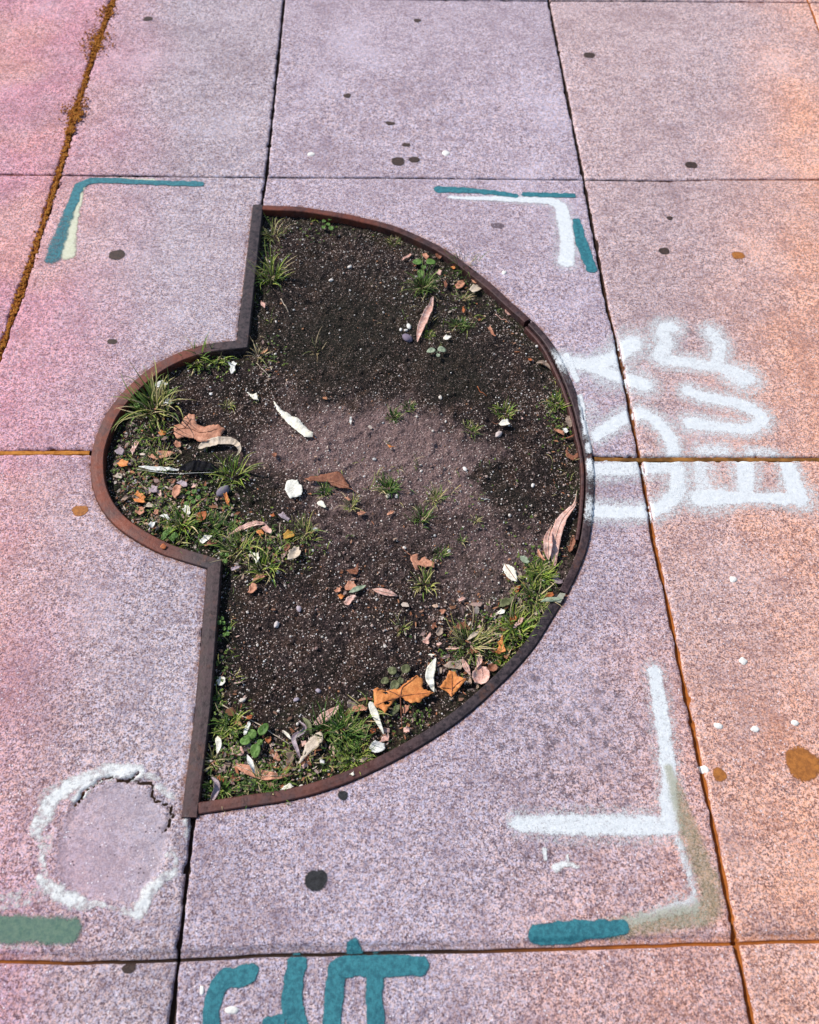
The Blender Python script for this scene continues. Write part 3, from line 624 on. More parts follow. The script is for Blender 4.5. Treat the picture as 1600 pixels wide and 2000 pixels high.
paint('dropping', [([(1063, 1660), (1066, 1678)], [5, 4], .9), ([(1085, 1695), (1105, 1688), (1128, 1692)], [7, 6, 6], .9), ([(1108, 1672), (1110, 1688)], 3, .8)], MORT, 'dried white bird dropping on grimy concrete at the lower right', 'dropping', .7, .0014)

# ------------------------------------------------------------------ grit and pebbles
def ico():
    bm = bmesh.new(); bmesh.ops.create_icosphere(bm, subdivisions=1, radius=1); V_ = np.array([v.co[:] for v in bm.verts]); F_ = [tuple(v.index for v in f.verts) for f in bm.faces]; bm.free(); return V_, F_
IV, IF = ico(); rg = np.random.default_rng(7)
Vv, Fc, Cc = [], [], []; pal = [((.72, .66, .60), .30), ((.50, .38, .33), .3), ((.30, .19, .17), .2), ((.82, .8, .78), .12), ((.45, .22, .12), .08)]
xmin, xmax = min(p[0] for p in PIT), max(p[0] for p in PIT); ymin, ymax = min(p[1] for p in PIT), max(p[1] for p in PIT)
cx = rg.uniform(xmin, xmax, 26000); cy = rg.uniform(ymin, ymax, 26000)
kk = (rg.random(26000) > .8*np.maximum(blob(cx, cy, 660, 640, 150, 150), blob(cx, cy, 900, 720, 120, 80))) & inside(cx, cy, PIT) & (polydist(cx, cy, PITC) > .02) & (rg.random(26000) < (.05+1.5*fbm(cx, cy, 9, 3)**2)); cx, cy = cx[kk], cy[kk]
cx, cy = cx[:7500], cy[:7500]; cz = soilz(cx, cy); n = 0
for a, b, z in zip(cx, cy, cz):
    r = .0008+.0013*rg.random()**2.2+(.0016 if rg.random() < .035 else 0)
    P_ = IV*np.array([r*rg.uniform(.8, 1.5), r*rg.uniform(.8, 1.3), r*rg.uniform(.6, 1)])*(1+.3*(rg.random((len(IV), 1))-.5))
    t = rg.uniform(0, 6.28); c_, s_ = math.cos(t), math.sin(t); Q_ = np.stack([P_[:, 0]*c_-P_[:, 1]*s_+a, P_[:, 0]*s_+P_[:, 1]*c_+b, P_[:, 2]+z+r*.35], 1)
    k = rg.choice(5, p=[q[1] for q in pal]); col = np.array(pal[k][0])*rg.uniform(.6, 1.15)
    Vv.append(Q_); Fc += [tuple(i+n for i in f) for f in IF]; Cc.append(np.tile(col, (len(IV), 1))); n += len(IV)
gv = mesh_obj('grit', np.concatenate(Vv), Fc, STONE, smooth=False); cattr(gv, 'col', np.concatenate(Cc)); tag(gv, 'pale grit and tiny gravel scattered over the dark soil', 'grit', kind='stuff')
def stone(px, py, r, col, label, el=1.2, name='pebble'):
    x, y, z = ats(px, py); s_ = scale_at(px, py)*r; bm = bmesh.new(); bmesh.ops.create_icosphere(bm, subdivisions=3, radius=1); rr = random.Random(int(px*3+py)); an = rr.uniform(0, 3)
    V_ = np.array([v.co[:] for v in bm.verts]); F_ = [tuple(v.index for v in f.verts) for f in bm.faces]; bm.free()
    d = 1+.5*(fbm(V_[:, 0]+px, V_[:, 1]+V_[:, 2]*.7+py, 1.2, 2, 2)-.5); V_ = V_*d[:, None]*np.array([el, 1/el, .6])*s_
    c_, q_ = math.cos(an), math.sin(an); V_ = np.stack([V_[:, 0]*c_-V_[:, 1]*q_+x, V_[:, 0]*q_+V_[:, 1]*c_+y, V_[:, 2]+z+s_*.35], 1)
    o = mesh_obj(name, V_, F_, STONE); cattr(o, 'col', np.tile(np.array(col), (len(V_), 1))); recentre(o); return tag(o, label, 'pebble', 'larger pebbles on the soil')
for a in [(799, 639, 5.5, (.8, .78, .72), 'white pebble beside the long pink leaf, largest of the little group'), (783, 645, 3.5, (.8, .77, .72), 'small white pebble left in the group by the long pink leaf'), (793, 646, 3.5, (.75, .7, .65), 'small white pebble right under the largest one of the group'),
          (796, 663, 10, (.20, .16, .22), 'grey violet stone at the foot of the long pink leaf', 1.3), (1050, 677, 4, (.8, .76, .72), 'white pebble near the far right arc'), (437, 961, 12, (.22, .19, .24), 'grey oval stone in the small bay', 1.3),
          (974, 850, 7, (.60, .50, .47), 'cream stone just below the white torn leaf near the right arc'), (616, 1035, 5, (.80, .78, .72), 'white pebble between the grass tufts in the middle left'), (584, 1190, 6, (.48, .40, .44), 'lilac pebble alone on the dark lower soil'),
          (541, 1221, 6, (.62, .56, .55), 'pale oval pebble near the lower straight bar'), (758, 969, 5, (.72, .64, .52), 'cream pebble in the grass tuft at the middle of the pit'), (775, 970, 4, (.80, .75, .7), 'white pebble right of the cream one in the middle tuft'),
          (908, 917, 4.5, (.82, .78, .74), 'white pebble on the dusty soil right of the centre'), (1041, 949, 4, (.8, .76, .72), 'white pebble on the soil left of the tip of the forked pink leaf'), (1069, 1171, 5, (.80, .8, .8), 'white chip under the pod on the edging'), 
          (474, 1368, 5, (.7, .62, .55), 'cream pebble above the long straw stalk'), (630, 1489, 5, (.8, .78, .76), 'white pebble left of the dense grass near the front'), (579, 1367, 5, (.40, .34, .40), 'grey pebble on the soil above the curled ribbon leaf'),
          (622, 1350, 5, (.42, .36, .42), 'grey violet pebble above the speckled pink brown leaf'), (588, 1537, 4.5, (.72, .65, .58), 'cream pebble beside the white chip at the near edging'), (860, 777, 4, (.75, .68, .6), 'cream pebble on the dark soil right of centre'), (683, 522, 4, (.8, .74, .68), 'white pebble on the far dark soil'), (647, 548, 4, (.78, .72, .66), 'white pebble in the far part of the pit, nearest the large grass tuft')]:
    stone(*a[:5], *(a[5:]))

# ------------------------------------------------------------------ leaves
def finish(o, th=.0003):
    m = o.modifiers.new('thickness', 'SOLIDIFY'); m.thickness = th; m.offset = 1; return o
def outline_mesh(name, pts, col, lift=.004, curl=.006, seed=0, holes=(), ztop=None, sm=3):
    P2 = [np.array(ats(*p)[:2]) for p in pts]; N = len(P2); raw = []
    for i in range(N):                                   # slightly ragged outline
        a, b = P2[i], P2[(i+1) % N]; L = np.linalg.norm(b-a); n = max(1, int(L/.0018)); d = (b-a)/max(L, 1e-9); nn = np.array([-d[1], d[0]])
        for k in range(n):
            t = k/n; bow = -.04*L*4*t*(1-t)*(1 if (i*7+seed) % 3 else -.4); raw.append(a+(b-a)*t+nn*(bow*.5+(.0026*(float(vnoise((a+(b-a)*t)[0], (a+(b-a)*t)[1], 300, seed))-.5)+.0022*(float(vnoise((a+(b-a)*t)[0], (a+(b-a)*t)[1], 120, seed+5))-.5) if k else 0)))
    raw = np.array(raw); c = raw.mean(0); E = [(i, (i+1) % len(raw)) for i in range(len(raw))]; pts_ = [tuple(p) for p in raw]; nb = len(pts_)
    for h_ in holes:
        hp = [np.array(ats(*p)[:2]) for p in h_]; s0 = len(pts_); pts_ += [tuple(p) for p in hp]; E += [(s0+i, s0+(i+1) % len(hp)) for i in range(len(hp))]
    x0, y0 = raw.min(0); x1, y1 = raw.max(0); st = max(.0026, min(x1-x0, y1-y0)/9); gx, gy = np.meshgrid(np.arange(x0, x1, st), np.arange(y0, y1, st)); gx, gy = gx.ravel(), gy.ravel()
    gx = gx+(h2(gx*9999, gy*9999, 3)-.5)*st*.3; kk = inside(gx, gy, [tuple(p) for p in raw]) & (polydist(gx, gy, [tuple(p) for p in raw]+[tuple(raw[0])]) > st*.45)
    for h_ in holes: kk &= ~inside(gx, gy, [ats(*p)[:2] for p in h_])
    pts_ += list(zip(gx[kk], gy[kk]))
    r = delaunay_2d_cdt([Vector((float(p[0]), float(p[1]))) for p in pts_], E, [], 1, 1e-7)
    vs = np.array([v[:] for v in r[0]]); fs = [tuple(f) for f in r[2]]
    for h_ in holes:
        H_ = [ats(*p)[:2] for p in h_]; ct = np.array([vs[list(f)].mean(0) for f in fs]); bad = inside(ct[:, 0], ct[:, 1], H_); fs = [f for f, b_ in zip(fs, bad) if not b_]
    ax = raw-c; u, s_, vt = np.linalg.svd(ax, full_matrices=False); q1 = (vs-c)@vt[0]; q2 = (vs-c)@vt[1]; w1 = np.abs(ax@vt[0]).max(); w2 = np.abs(ax@vt[1]).max()
    z = soilz(vs[:, 0], vs[:, 1])
    zb = float(np.percentile(z, 70)) if ztop is None else ztop; rnd_ = random.Random(seed)
    zz = zb+lift+curl*(q2/w2)**2*rnd_.uniform(.5, 1)+curl*.6*(q1/w1)**2*rnd_.uniform(-.3, 1)+curl*.9*(fbm(vs[:, 0], vs[:, 1], 55, seed, 2)-.5)+.002*(q1/w1)*rnd_.uniform(-1, 1)
    return mesh_obj(name, np.column_stack([vs, np.maximum(zz, z+.0008) if ztop is None else np.maximum(zz, ztop+.0006)]), [tuple(f) for f in fs], LM(col)), zb
def tube(name, W, r0, r1, mat, n=6):
    W = [np.array(p, float) for p in W]; Vv = []; Fc = []
    for i, p in enumerate(W):
        t = W[min(i+1, len(W)-1)]-W[max(i-1, 0)]; t /= np.linalg.norm(t)+1e-9; a = np.cross(t, [0, 0, 1.]); a /= np.linalg.norm(a)+1e-9; b = np.cross(a, t); r = r0+(r1-r0)*i/(len(W)-1)
        for k in range(n): q_ = k/n*2*math.pi; Vv.append(p+a*r*math.cos(q_)+b*r*math.sin(q_))
    for i in range(len(W)-1):
        for k in range(n): Fc.append((i*n+k, i*n+(k+1) % n, (i+1)*n+(k+1) % n, (i+1)*n+k))
    Fc.append(tuple(range(n))[::-1]); Fc.append(tuple(range((len(W)-1)*n, len(W)*n))); return mesh_obj(name, Vv, Fc, mat)
def leafthing(name, label, pts, col, stem=None, veins=(), lift=.004, curl=.006, seed=1, holes=(), cat='leaf', group='fallen leaves in the pit', veincol='brown', ztop=None):
    bl, zb = outline_mesh('blade' if (stem or veins) else name, pts, col, lift, curl, seed, holes, ztop)
    finish(bl)
    if not (stem or veins):
        recentre(bl); return tag(bl, label, cat, group)
    c = ats(sum(p[0] for p in pts)/len(pts), sum(p[1] for p in pts)/len(pts)); t = empty(name, c); tag(t, label, cat, group)
    co = np.array([v.co[:] for v in bl.data.vertices])
    def zat(x, y): return float(co[np.argmin((co[:, 0]-x)**2+(co[:, 1]-y)**2), 2])
    def zmax(x, y): d = np.hypot(co[:, 0]-x, co[:, 1]-y); k = d < .004; return float(co[k, 2].max()) if k.any() else zat(x, y)
    for v in veins:
        W = catmull([ats(*p)[:2] for p in v], 5); W = [(p[0], p[1], zmax(p[0], p[1])+.0009) for p in W]; under(tube('vein', W, .0009, .0005, LM(veincol), 5), t)
    if stem:
        W = catmull([ats(*p)[:2] for p in stem], 5); n = len(W); W = [(p[0], p[1], (1-i/(n-1))*(zat(*W[0])+.0002)+i/(n-1)*(float(soilz(np.array([p[0]]), np.array([p[1]]))[0])+.0022)+.001) for i, p in enumerate(W)]
        under(tube('stem', W, .0009, .0006, LM(veincol), 6), t)
    under(bl, t); return t
def strip(name, label, path, wpx, col, curl=.5, roll=0., lift=.004, arch=.004, prof=1.0, seed=1, stem=0., rib=False, cat='leaf', group='fallen leaves in the pit', zs=None):
    """long leaf swept along a path; curl folds the two halves up, roll twists it"""
    P2 = catmull([ats(*p)[:2] for p in path], 10); N = len(P2); s_ = scale_at(*path[0]); hw = wpx*s_*.5; rr = random.Random(seed); Vv = []; Fc = []; K = 7; top = []
    for i, p in enumerate(P2):
        t = i/(N-1); d = P2[min(i+1, N-1)]-P2[max(i-1, 0)]; d = d/(np.linalg.norm(d)+1e-9); nn = np.array([-d[1], d[0]])
        w_ = hw*max(.05, math.sin(math.pi*min(1, max(0, t))**prof)**.8)*(1+.18*(float(vnoise(p[0], p[1], 90, seed))-.5)); a0 = .6*roll*math.sin(t*3.0+seed)
        zb = (float(soilz(np.array([p[0]]), np.array([p[1]]))[0]) if zs is None else zs)+lift+arch*math.sin(math.pi*t)*(.5+rr.random()*.06)+arch*.8*t*(seed % 3-1)*.5
        for k in range(K):
            u = k/(K-1)*2-1; v_ = curl*u*u*w_*.55; x_, z_ = u*w_*(1-.25*abs(curl)*u*u), v_
            xr = x_*math.cos(a0)-z_*math.sin(a0); zr = x_*math.sin(a0)+z_*math.cos(a0)
            Vv.append((p[0]+nn[0]*xr, p[1]+nn[1]*xr, zb+abs(w_*math.sin(a0))+zr+.0008*(float(vnoise(p[0]+u, p[1], 200, seed))-.5)))
        top.append((p[0], p[1], zb+abs(w_*math.sin(a0))+.0011))
    for i in range(N-1):
        for k in range(K-1): a = i*K+k; Fc.append((a, a+1, a+K+1, a+K))
    if stem or rib:
        bl = finish(mesh_obj('blade', Vv, Fc, LM(col))); t = empty(name, top[N//2]); tag(t, label, cat, group); under(bl, t)
        if rib: under(tube('midrib', top[1:-1], .0006, .0004, LM('brown' if col in ('cream', 'orange') else 'straw'), 5), t)
        if stem:
            e = np.array(P2[-1]); d = (P2[-1]-P2[-3]); d = d/np.linalg.norm(d); L = stem*s_; W = [(*(e-d*.001+d*L*k/5+np.array([-d[1], d[0]])*L*.12*(k/5)**2), top[-1][2]-.0007*k/5) for k in range(6)]
            under(tube('stem', W, .0007, .0005, LM('straw'), 5), t)
        return t
    o = finish(mesh_obj(name, Vv, Fc, LM(col))); recentre(o); return tag(o, label, cat, group)
E3, E4, E5, E8 = R(170, 640, .20625), R(180, 860, .2), R(450, 700, .21875), R(400, 980, .225)
M1, M2, M3, M4 = R(740, 1020, .2625), R(700, 1220, .2375), R(380, 1280, .1625), R(540, 1320, .175)
E2, E6, E7 = R(750, 430, .25), R(700, 740, .1875), R(900, 740, .175)
LF = leafthing
LF('lobed_leaf', 'large bright orange lobed leaf near the front edging, two holes in its left half', M2((120, 560), (160, 545), (215, 570), (330, 545), (375, 505), (405, 478), (480, 440), (528, 470), (530, 540), (622, 576), (540, 618), (510, 655), (430, 662), (362, 622), (335, 622), (285, 650), (245, 705), (218, 752), (190, 712), (128, 690)),
   'orange', stem=M2((345, 622), (352, 740), (360, 865)), veins=[M2((345, 618), (300, 590), (200, 560), (150, 560)), M2((345, 618), (360, 540), (420, 490), (475, 450)), M2((348, 612), (450, 590), (600, 578)), M2((340, 620), (250, 640), (150, 680))], lift=.011, curl=.007, seed=3,
   holes=[M2((205, 655), (235, 648), (262, 655), (250, 676), (215, 674)), M2((195, 580), (225, 575), (250, 590), (225, 598))])
LF('lobed_leaf', 'smaller orange lobed leaf with three points, right of the largest orange leaf', M2((740, 405), (795, 405), (815, 452), (892, 468), (835, 530), (800, 560), (765, 612), (728, 570), (668, 542), (700, 488)), 'orange', veins=[M2((765, 590), (768, 500), (765, 420)), M2((770, 540), (820, 495), (880, 470)), M2((768, 545), (720, 540), (680, 540))], lift=.009, curl=.008, seed=5)
LF('lobed_leaf', 'brown orange lobed leaf lying in the small half round bay', E3((832, 950), (905, 935), (925, 900), (985, 862), (1035, 865), (1050, 940), (1120, 968), (1205, 940), (1262, 950), (1312, 978), (1270, 1040), (1232, 1072), (1150, 1115), (1080, 1112), (1000, 1070), (940, 1066), (870, 1085), (828, 1030)),
   'tan', stem=E3((832, 1000), (790, 985), (752, 968)), veins=[E3((850, 1000), (960, 980), (1100, 1020), (1240, 980)), E3((930, 980), (1000, 900))], lift=.010, curl=.008, seed=7)
LF('lobed_leaf', 'crumpled orange lobed leaf with a thin stalk in the lower middle of the pit', M1((235, 265), (295, 260), (292, 300), (340, 275), (385, 295), (422, 312), (412, 352), (375, 345), (345, 362), (318, 342), (285, 325), (302, 372), (272, 380), (240, 312)), 'tan', stem=M1((240, 268), (205, 235), (168, 188)), lift=.007, curl=.009, seed=8)
LF('lobed_leaf', 'torn orange leaf standing in bright clover by the right near edging', M2((1180, 110), (1160, 150), (1135, 170), (1150, 200), (1120, 245), (1150, 262), (1180, 245), (1205, 240), (1190, 185), (1178, 150)), 'orange', lift=.012, curl=.008, seed=9)
LF('slender_leaf', 'long cream white leaf left of the centre of the pit', E5((384, 394), (410, 425), (455, 472), (520, 508), (560, 540), (605, 555), (640, 590), (672, 628), (712, 660), (745, 685), (742, 722), (660, 722), (590, 662), (520, 600), (470, 548), (425, 492)), 'cream', stem=E5((738, 716), (755, 728), (776, 744)), lift=.006, curl=.004, seed=11)
LF('pointed_leaf', 'small cream leaf above the tip of the long cream white leaf', E5((148, 312), (185, 318), (238, 330), (262, 396), (215, 380), (180, 355)), 'cream', lift=.004, curl=.004, seed=12)
LF('pointed_leaf', 'red brown pointed leaf at the middle of the pit, stalk to the lower right', E5((668, 1106), (715, 1078), (800, 1072), (880, 1055), (965, 1046), (1005, 1075), (1030, 1112), (1080, 1188), (985, 1186), (900, 1152), (880, 1125), (800, 1122), (700, 1122)), 'brown', stem=E5((1078, 1185), (1115, 1205), (1150, 1228)), veins=[E5((880, 1120), (960, 1140), (1070, 1182))], lift=.009, curl=.006, seed=13, veincol='tan')
LF('round_leaf', 'round white leaf peppered with dark specks, left of the red brown leaf', E5((510, 1120), (545, 1100), (575, 1105), (605, 1100), (620, 1135), (645, 1150), (650, 1190), (640, 1235), (600, 1250), (570, 1262), (540, 1280), (515, 1230), (490, 1200), (495, 1160)), 'speck', lift=.006, curl=.005, seed=14)
LF('oval_leaf', 'small cream oval leaf under the red brown leaf', E5((778, 1300), (800, 1288), (835, 1295), (858, 1325), (845, 1348), (812, 1340), (785, 1325)), 'cream', lift=.004, curl=.002, seed=15)
LF('torn_leaf', 'folded white torn leaf on the right half of the pit', E6((1452, 490), (1500, 455), (1545, 442), (1575, 503), (1530, 512), (1490, 515)), 'cream', stem=E6((1455, 492), (1430, 482), (1390, 462)), lift=.008, curl=.006, seed=16)
LF('oval_leaf', 'cream oval leaf with a dark midrib near the right arc', M1((930, 318), (960, 325), (990, 350), (1018, 385), (1028, 425), (1022, 462), (985, 455), (955, 430), (932, 390), (922, 350)), 'cream', veins=[M1((935, 325), (975, 390), (1018, 448))], lift=.007, curl=.003, seed=17)
LF('oval_leaf', 'small dull leaf tucked behind the cream oval leaf', M1((1030, 375), (1055, 380), (1065, 410), (1055, 432), (1035, 425), (1024, 400)), 'bark', lift=.004, curl=.003, seed=18)
LF('oval_leaf', 'grey green oval leaf above the cream oval leaf', M1((1048, 258), (1080, 252), (1108, 275), (1120, 305), (1105, 320), (1075, 310), (1052, 285)), 'sage', lift=.004, curl=.002, seed=19)
LF('oval_leaf', 'dark olive leaf with a pale rim among the grass near the right arc', M1((895, 640), (900, 600), (935, 575), (1005, 565), (1000, 590), (970, 620), (930, 640)), 'olive', lift=.006, curl=.003, seed=20)
LF('oval_leaf', 'small rust orange oval leaf just inside the right arc, beside the pale plate', M1((1235, 560), (1255, 535), (1290, 532), (1302, 548), (1280, 570), (1250, 575)), 'rust', lift=.006, curl=.003, seed=21)
LF('torn_leaf', 'lilac brown curled scrap by the right arc above the pale plate', M1((1285, 445), (1300, 412), (1330, 410), (1345, 440), (1372, 430), (1370, 460), (1335, 480), (1300, 475)), 'lilac', lift=.007, curl=.007, seed=22)
LF('torn_leaf', 'rust leaf scrap left of the grass patch by the right arc', M1((1005, 515), (1020, 485), (1055, 482), (1045, 505), (1025, 535)), 'rust', lift=.004, curl=.004, seed=23)
LF('torn_leaf', 'dry red brown leaf squeezed between the forked pink leaf and the arc', M1((1405, 200), (1420, 140), (1450, 130), (1452, 180), (1435, 225), (1412, 240)), 'brown', lift=.006, curl=.007, seed=24)
LF('torn_leaf', 'pink white triangular leaf on the lower middle soil', M1((325, 908), (350, 870), (385, 825), (378, 870), (370, 920), (345, 918)), 'pink', lift=.007, curl=.005, seed=25)
LF('torn_leaf', 'peach folded scrap on the soil right of the spiky tuft', M1((582, 580), (610, 572), (650, 568), (625, 592), (598, 605)), 'pink', lift=.005, curl=.005, seed=26)
LF('torn_leaf', 'tan crumpled scrap on the soil right of the lower small tuft', M1((430, 815), (455, 790), (478, 795), (470, 850), (445, 865), (425, 845)), 'bark', lift=.004, curl=.006, seed=27)
LF('torn_leaf', 'brown scrap just above the tan crumpled one', M1((388, 790), (405, 760), (430, 740), (425, 775), (405, 802)), 'brown', lift=.004, curl=.005, seed=28)
LF('torn_leaf', 'orange scrap lying alone between the spiky tuft and the lower small tuft', M1((450, 670), (480, 655), (500, 668), (485, 688), (465, 700)), 'tan', lift=.004, curl=.005, seed=29)
LF('torn_leaf', 'wide brown crumpled leaf at the left end of the near right grass', M1((565, 800), (590, 760), (640, 750), (660, 775), (640, 805), (600, 812)), 'brown', lift=.006, curl=.007, seed=30)
LF('torn_leaf', 'orange brown leaf in the near right grass, above a cream scrap', M1((968, 745), (985, 705), (1015, 700), (1020, 735), (990, 775), (975, 770)), 'rust', lift=.008, curl=.007, seed=31)
LF('torn_leaf', 'cream pink scrap in the near right grass', M1((990, 800), (1015, 765), (1040, 735), (1078, 730), (1050, 770), (1020, 800)), 'pink', lift=.010, curl=.006, seed=32)
LF('torn_leaf', 'pale scrap at the upper end of the near right grass', M1((880, 680), (905, 655), (935, 668), (930, 692), (900, 695)), 'cream', lift=.006, curl=.005, seed=33)
LF('textured_leaf', 'grey tan veined leaf lying sideways above the two orange leaves', M2((695, 350), (730, 328), (790, 312), (840, 300), (872, 318), (860, 350), (842, 382), (780, 375), (720, 372)), 'bark', lift=.007, curl=.005, seed=34)
LF('fibrous_ball', 'round pinkish fibrous seed case at the near right edging', M2((960, 370), (1000, 350), (1050, 365), (1072, 400), (1072, 450), (1050, 495), (1005, 515), (955, 500), (932, 455), (935, 405)), 'pink', lift=.008, curl=.010, seed=35, cat='seed case')
LF('torn_leaf', 'dark red crumpled scrap right of the round seed case', M2((1062, 360), (1090, 335), (1130, 345), (1142, 375), (1110, 402), (1075, 392)), 'brown', lift=.006, curl=.009, seed=36)
LF('torn_leaf', 'small grey scrap between the white curled bark and the veined leaf', M2((645, 375), (668, 355), (690, 370), (685, 410), (655, 420)), 'bark', lift=.004, curl=.005, seed=37)
LF('torn_leaf', 'olive leaf half under the largest orange leaf', M2((255, 740), (285, 690), (340, 670), (345, 700), (310, 735), (270, 765)), 'olive', lift=.004, curl=.003, seed=38)
LF('torn_leaf', 'tan torn leaf under the stalk of the largest orange leaf', M2((362, 690), (390, 665), (425, 670), (410, 710), (385, 740), (368, 735)), 'tan', lift=.003, curl=.004, seed=39)
LF('torn_leaf', 'pink brown folded scrap near the foot of the white bark strip', M2((165, 985), (200, 930), (245, 905), (255, 930), (250, 965), (200, 975)), 'pink', lift=.006, curl=.004, seed=40)
LF('round_leaf', 'crumpled white round leaf near the front edging', M2((88, 1020), (110, 985), (140, 968), (180, 978), (218, 985), (222, 1030), (195, 1055), (150, 1068), (110, 1050)), 'white', lift=.007, curl=.010, seed=41)
LF('torn_leaf', 'small pink curled scrap right of the white bark strip', M2((370, 860), (395, 848), (425, 862), (422, 895), (395, 905), (372, 890)), 'pink', lift=.005, curl=.007, seed=42)
LF('pointed_leaf', 'large tan twisted leaf with a slit, near the front edging', M3((1258, 1332), (1290, 1240), (1330, 1130), (1400, 1000), (1460, 955), (1520, 925), (1548, 985), (1545, 1060), (1500, 1110), (1430, 1150), (1350, 1245), (1300, 1300)), 'straw', stem=M3((1515, 930), (1560, 915), (1600, 905)), lift=.009, curl=.006, seed=43, holes=[M3((1325, 1210), (1345, 1165), (1350, 1180), (1338, 1215))])
LF('round_leaf', 'pale round leaf with a stub beside the lower straight bar', M3((275, 320), (300, 280), (345, 262), (380, 290), (382, 335), (345, 380), (300, 382)), 'cream', stem=M3((335, 270), (350, 235), (355, 200)), lift=.006, curl=.003, seed=44)
LF('torn_leaf', 'white curled leaf behind the green round leaves at the lower left', M3((610, 930), (620, 880), (670, 825), (690, 850), (670, 905), (630, 970), (605, 985)), 'white', lift=.010, curl=.005, seed=45)
LF('torn_leaf', 'small rust orange leaf on the straw stalk', M3((600, 760), (640, 730), (705, 735), (700, 770), (670, 795), (635, 780)), 'rust', lift=.007, curl=.004, seed=46)
LF('torn_leaf', 'pink brown round leaf at the lower left corner group, beside the green round leaves', M3((440, 1120), (480, 1095), (560, 1110), (600, 1160), (590, 1215), (520, 1215), (465, 1175)), 'pink', lift=.006, curl=.004, seed=47)
LF('torn_leaf', 'round rust leaf right of the green round leaves', M3((855, 1000), (890, 975), (930, 985), (930, 1030), (890, 1060), (860, 1040)), 'rust', lift=.004, curl=.004, seed=48)
LF('torn_leaf', 'small brown upright scrap, left of a pair on the near soil', M3((905, 1190), (925, 1140), (955, 1150), (960, 1195), (925, 1215)), 'brown', lift=.004, curl=.005, seed=49)
LF('torn_leaf', 'rust brown triangular scrap, right of a pair on the near soil', M3((960, 1265), (975, 1165), (1000, 1150), (1030, 1230), (1045, 1272)), 'tan', lift=.004, curl=.005, seed=50)
LF('torn_leaf', 'red scrap at the foot of the large tan twisted leaf', M3((1270, 1370), (1320, 1310), (1385, 1295), (1360, 1340), (1300, 1380)), 'pink', lift=.004, curl=.004, seed=51)
LF('torn_leaf', 'salmon scrap left of the large tan twisted leaf', M3((1285, 1040), (1340, 1025), (1370, 1050), (1340, 1085), (1295, 1110)), 'pink', lift=.004, curl=.004, seed=52)
LF('wood_chip', 'small white rectangular wood chip at the near edging', M3((1030, 1625), (1150, 1548), (1208, 1590), (1085, 1672)), 'cream', lift=.008, curl=.0, seed=53, cat='wood chip')
LF('torn_leaf', 'brown leaf pressed in the lower left corner above the mossy edge', M3((425, 1500), (470, 1450), (530, 1460), (520, 1500), (470, 1545)), 'brown', lift=.005, curl=.006, seed=54)
LF('torn_leaf', 'orange brown scrap at the top of the twisted lilac leaf', M3((255, 1470), (310, 1455), (372, 1500), (365, 1540), (300, 1510)), 'rust', lift=.006, curl=.006, seed=55)
LF('torn_leaf', 'triangular cream scrap lying across the near edging', M4((812, 1132), (868, 1090), (875, 1145), (850, 1150)), 'cream', lift=.0013, curl=.001, seed=56, ztop=TOPZ+.001)
LF('torn_leaf', 'pale ridged scrap by the near edging, right of the dense grass', M4((935, 980), (955, 940), (1010, 925), (1070, 935), (1010, 950), (965, 995)), 'bark', lift=.009, curl=.008, seed=57)
LF('torn_leaf', 'brown crumpled leaf between the dense grass and the largest orange leaf', M4((820, 400), (880, 350), (960, 345), (1030, 370), (1000, 405), (900, 425)), 'tan', lift=.006, curl=.007, seed=58)
LF('torn_leaf', 'dull brown leaf left of the top of the white bark strip', M4((760, 440), (800, 410), (845, 380), (840, 430), (800, 475)), 'brown', lift=.005, curl=.007, seed=59)
LF('torn_leaf', 'orange scrap inside the dense grass near the front', M4((1045, 630), (1070, 600), (1110, 605), (1105, 640), (1065, 655)), 'rust', lift=.007, curl=.005, seed=60)
LF('curled_leaf', 'tan curled leaf like a shell, in the middle left group', E8((722, 520), (735, 460), (780, 410), (825, 412), (842, 465), (820, 505), (785, 515), (750, 525)), 'straw', lift=.009, curl=.010, seed=61)
LF('torn_leaf', 'brown leaf behind the tan shell like leaf', E8((690, 440), (720, 385), (755, 375), (740, 420), (710, 460)), 'brown', lift=.007, curl=.005, seed=62)
LF('torn_leaf', 'mustard yellow leaf in the middle left group', E8((680, 300), (720, 265), (770, 270), (785, 310), (740, 335), (690, 340)), 'yellow', lift=.007, curl=.006, seed=63)
LF('torn_leaf', 'white folded leaf among grass below the small bay', E8((395, 455), (440, 460), (478, 475), (485, 510), (455, 570), (440, 530), (435, 490)), 'cream', lift=.011, curl=.006, seed=64)
LF('torn_leaf', 'pink scrap at the right end of the long brown leaf', E8((500, 255), (530, 215), (560, 245), (590, 275), (585, 300), (530, 285)), 'pink', lift=.009, curl=.006, seed=65)
LF('torn_leaf', 'orange leaf under the right end of the long brown leaf', E8((440, 255), (500, 245), (520, 290), (490, 312), (455, 290)), 'orange', lift=.006, curl=.005, seed=66)
LF('torn_leaf', 'crumpled tan leaf below the spiky tuft at the middle left', E8((375, 800), (395, 745), (425, 720), (460, 740), (460, 780), (410, 808)), 'tan', lift=.005, curl=.007, seed=67)
LF('torn_leaf', 'orange scrap at the left in the reddish group on the lower soil', E8((1125, 785), (1150, 755), (1185, 765), (1180, 800), (1145, 808)), 'tan', lift=.004, curl=.005, seed=68)
LF('torn_leaf', 'rust scrap in the reddish group, just above the pink leaf', E8((1155, 820), (1190, 812), (1218, 815), (1200, 850), (1185, 865)), 'orange', lift=.005, curl=.005, seed=69)
LF('torn_leaf', 'pale pink leaf at the bottom of the reddish group on the lower soil', E8((1208, 888), (1235, 850), (1280, 825), (1312, 825), (1295, 870), (1255, 908), (1220, 902)), 'pink', lift=.005, curl=.004, seed=70)
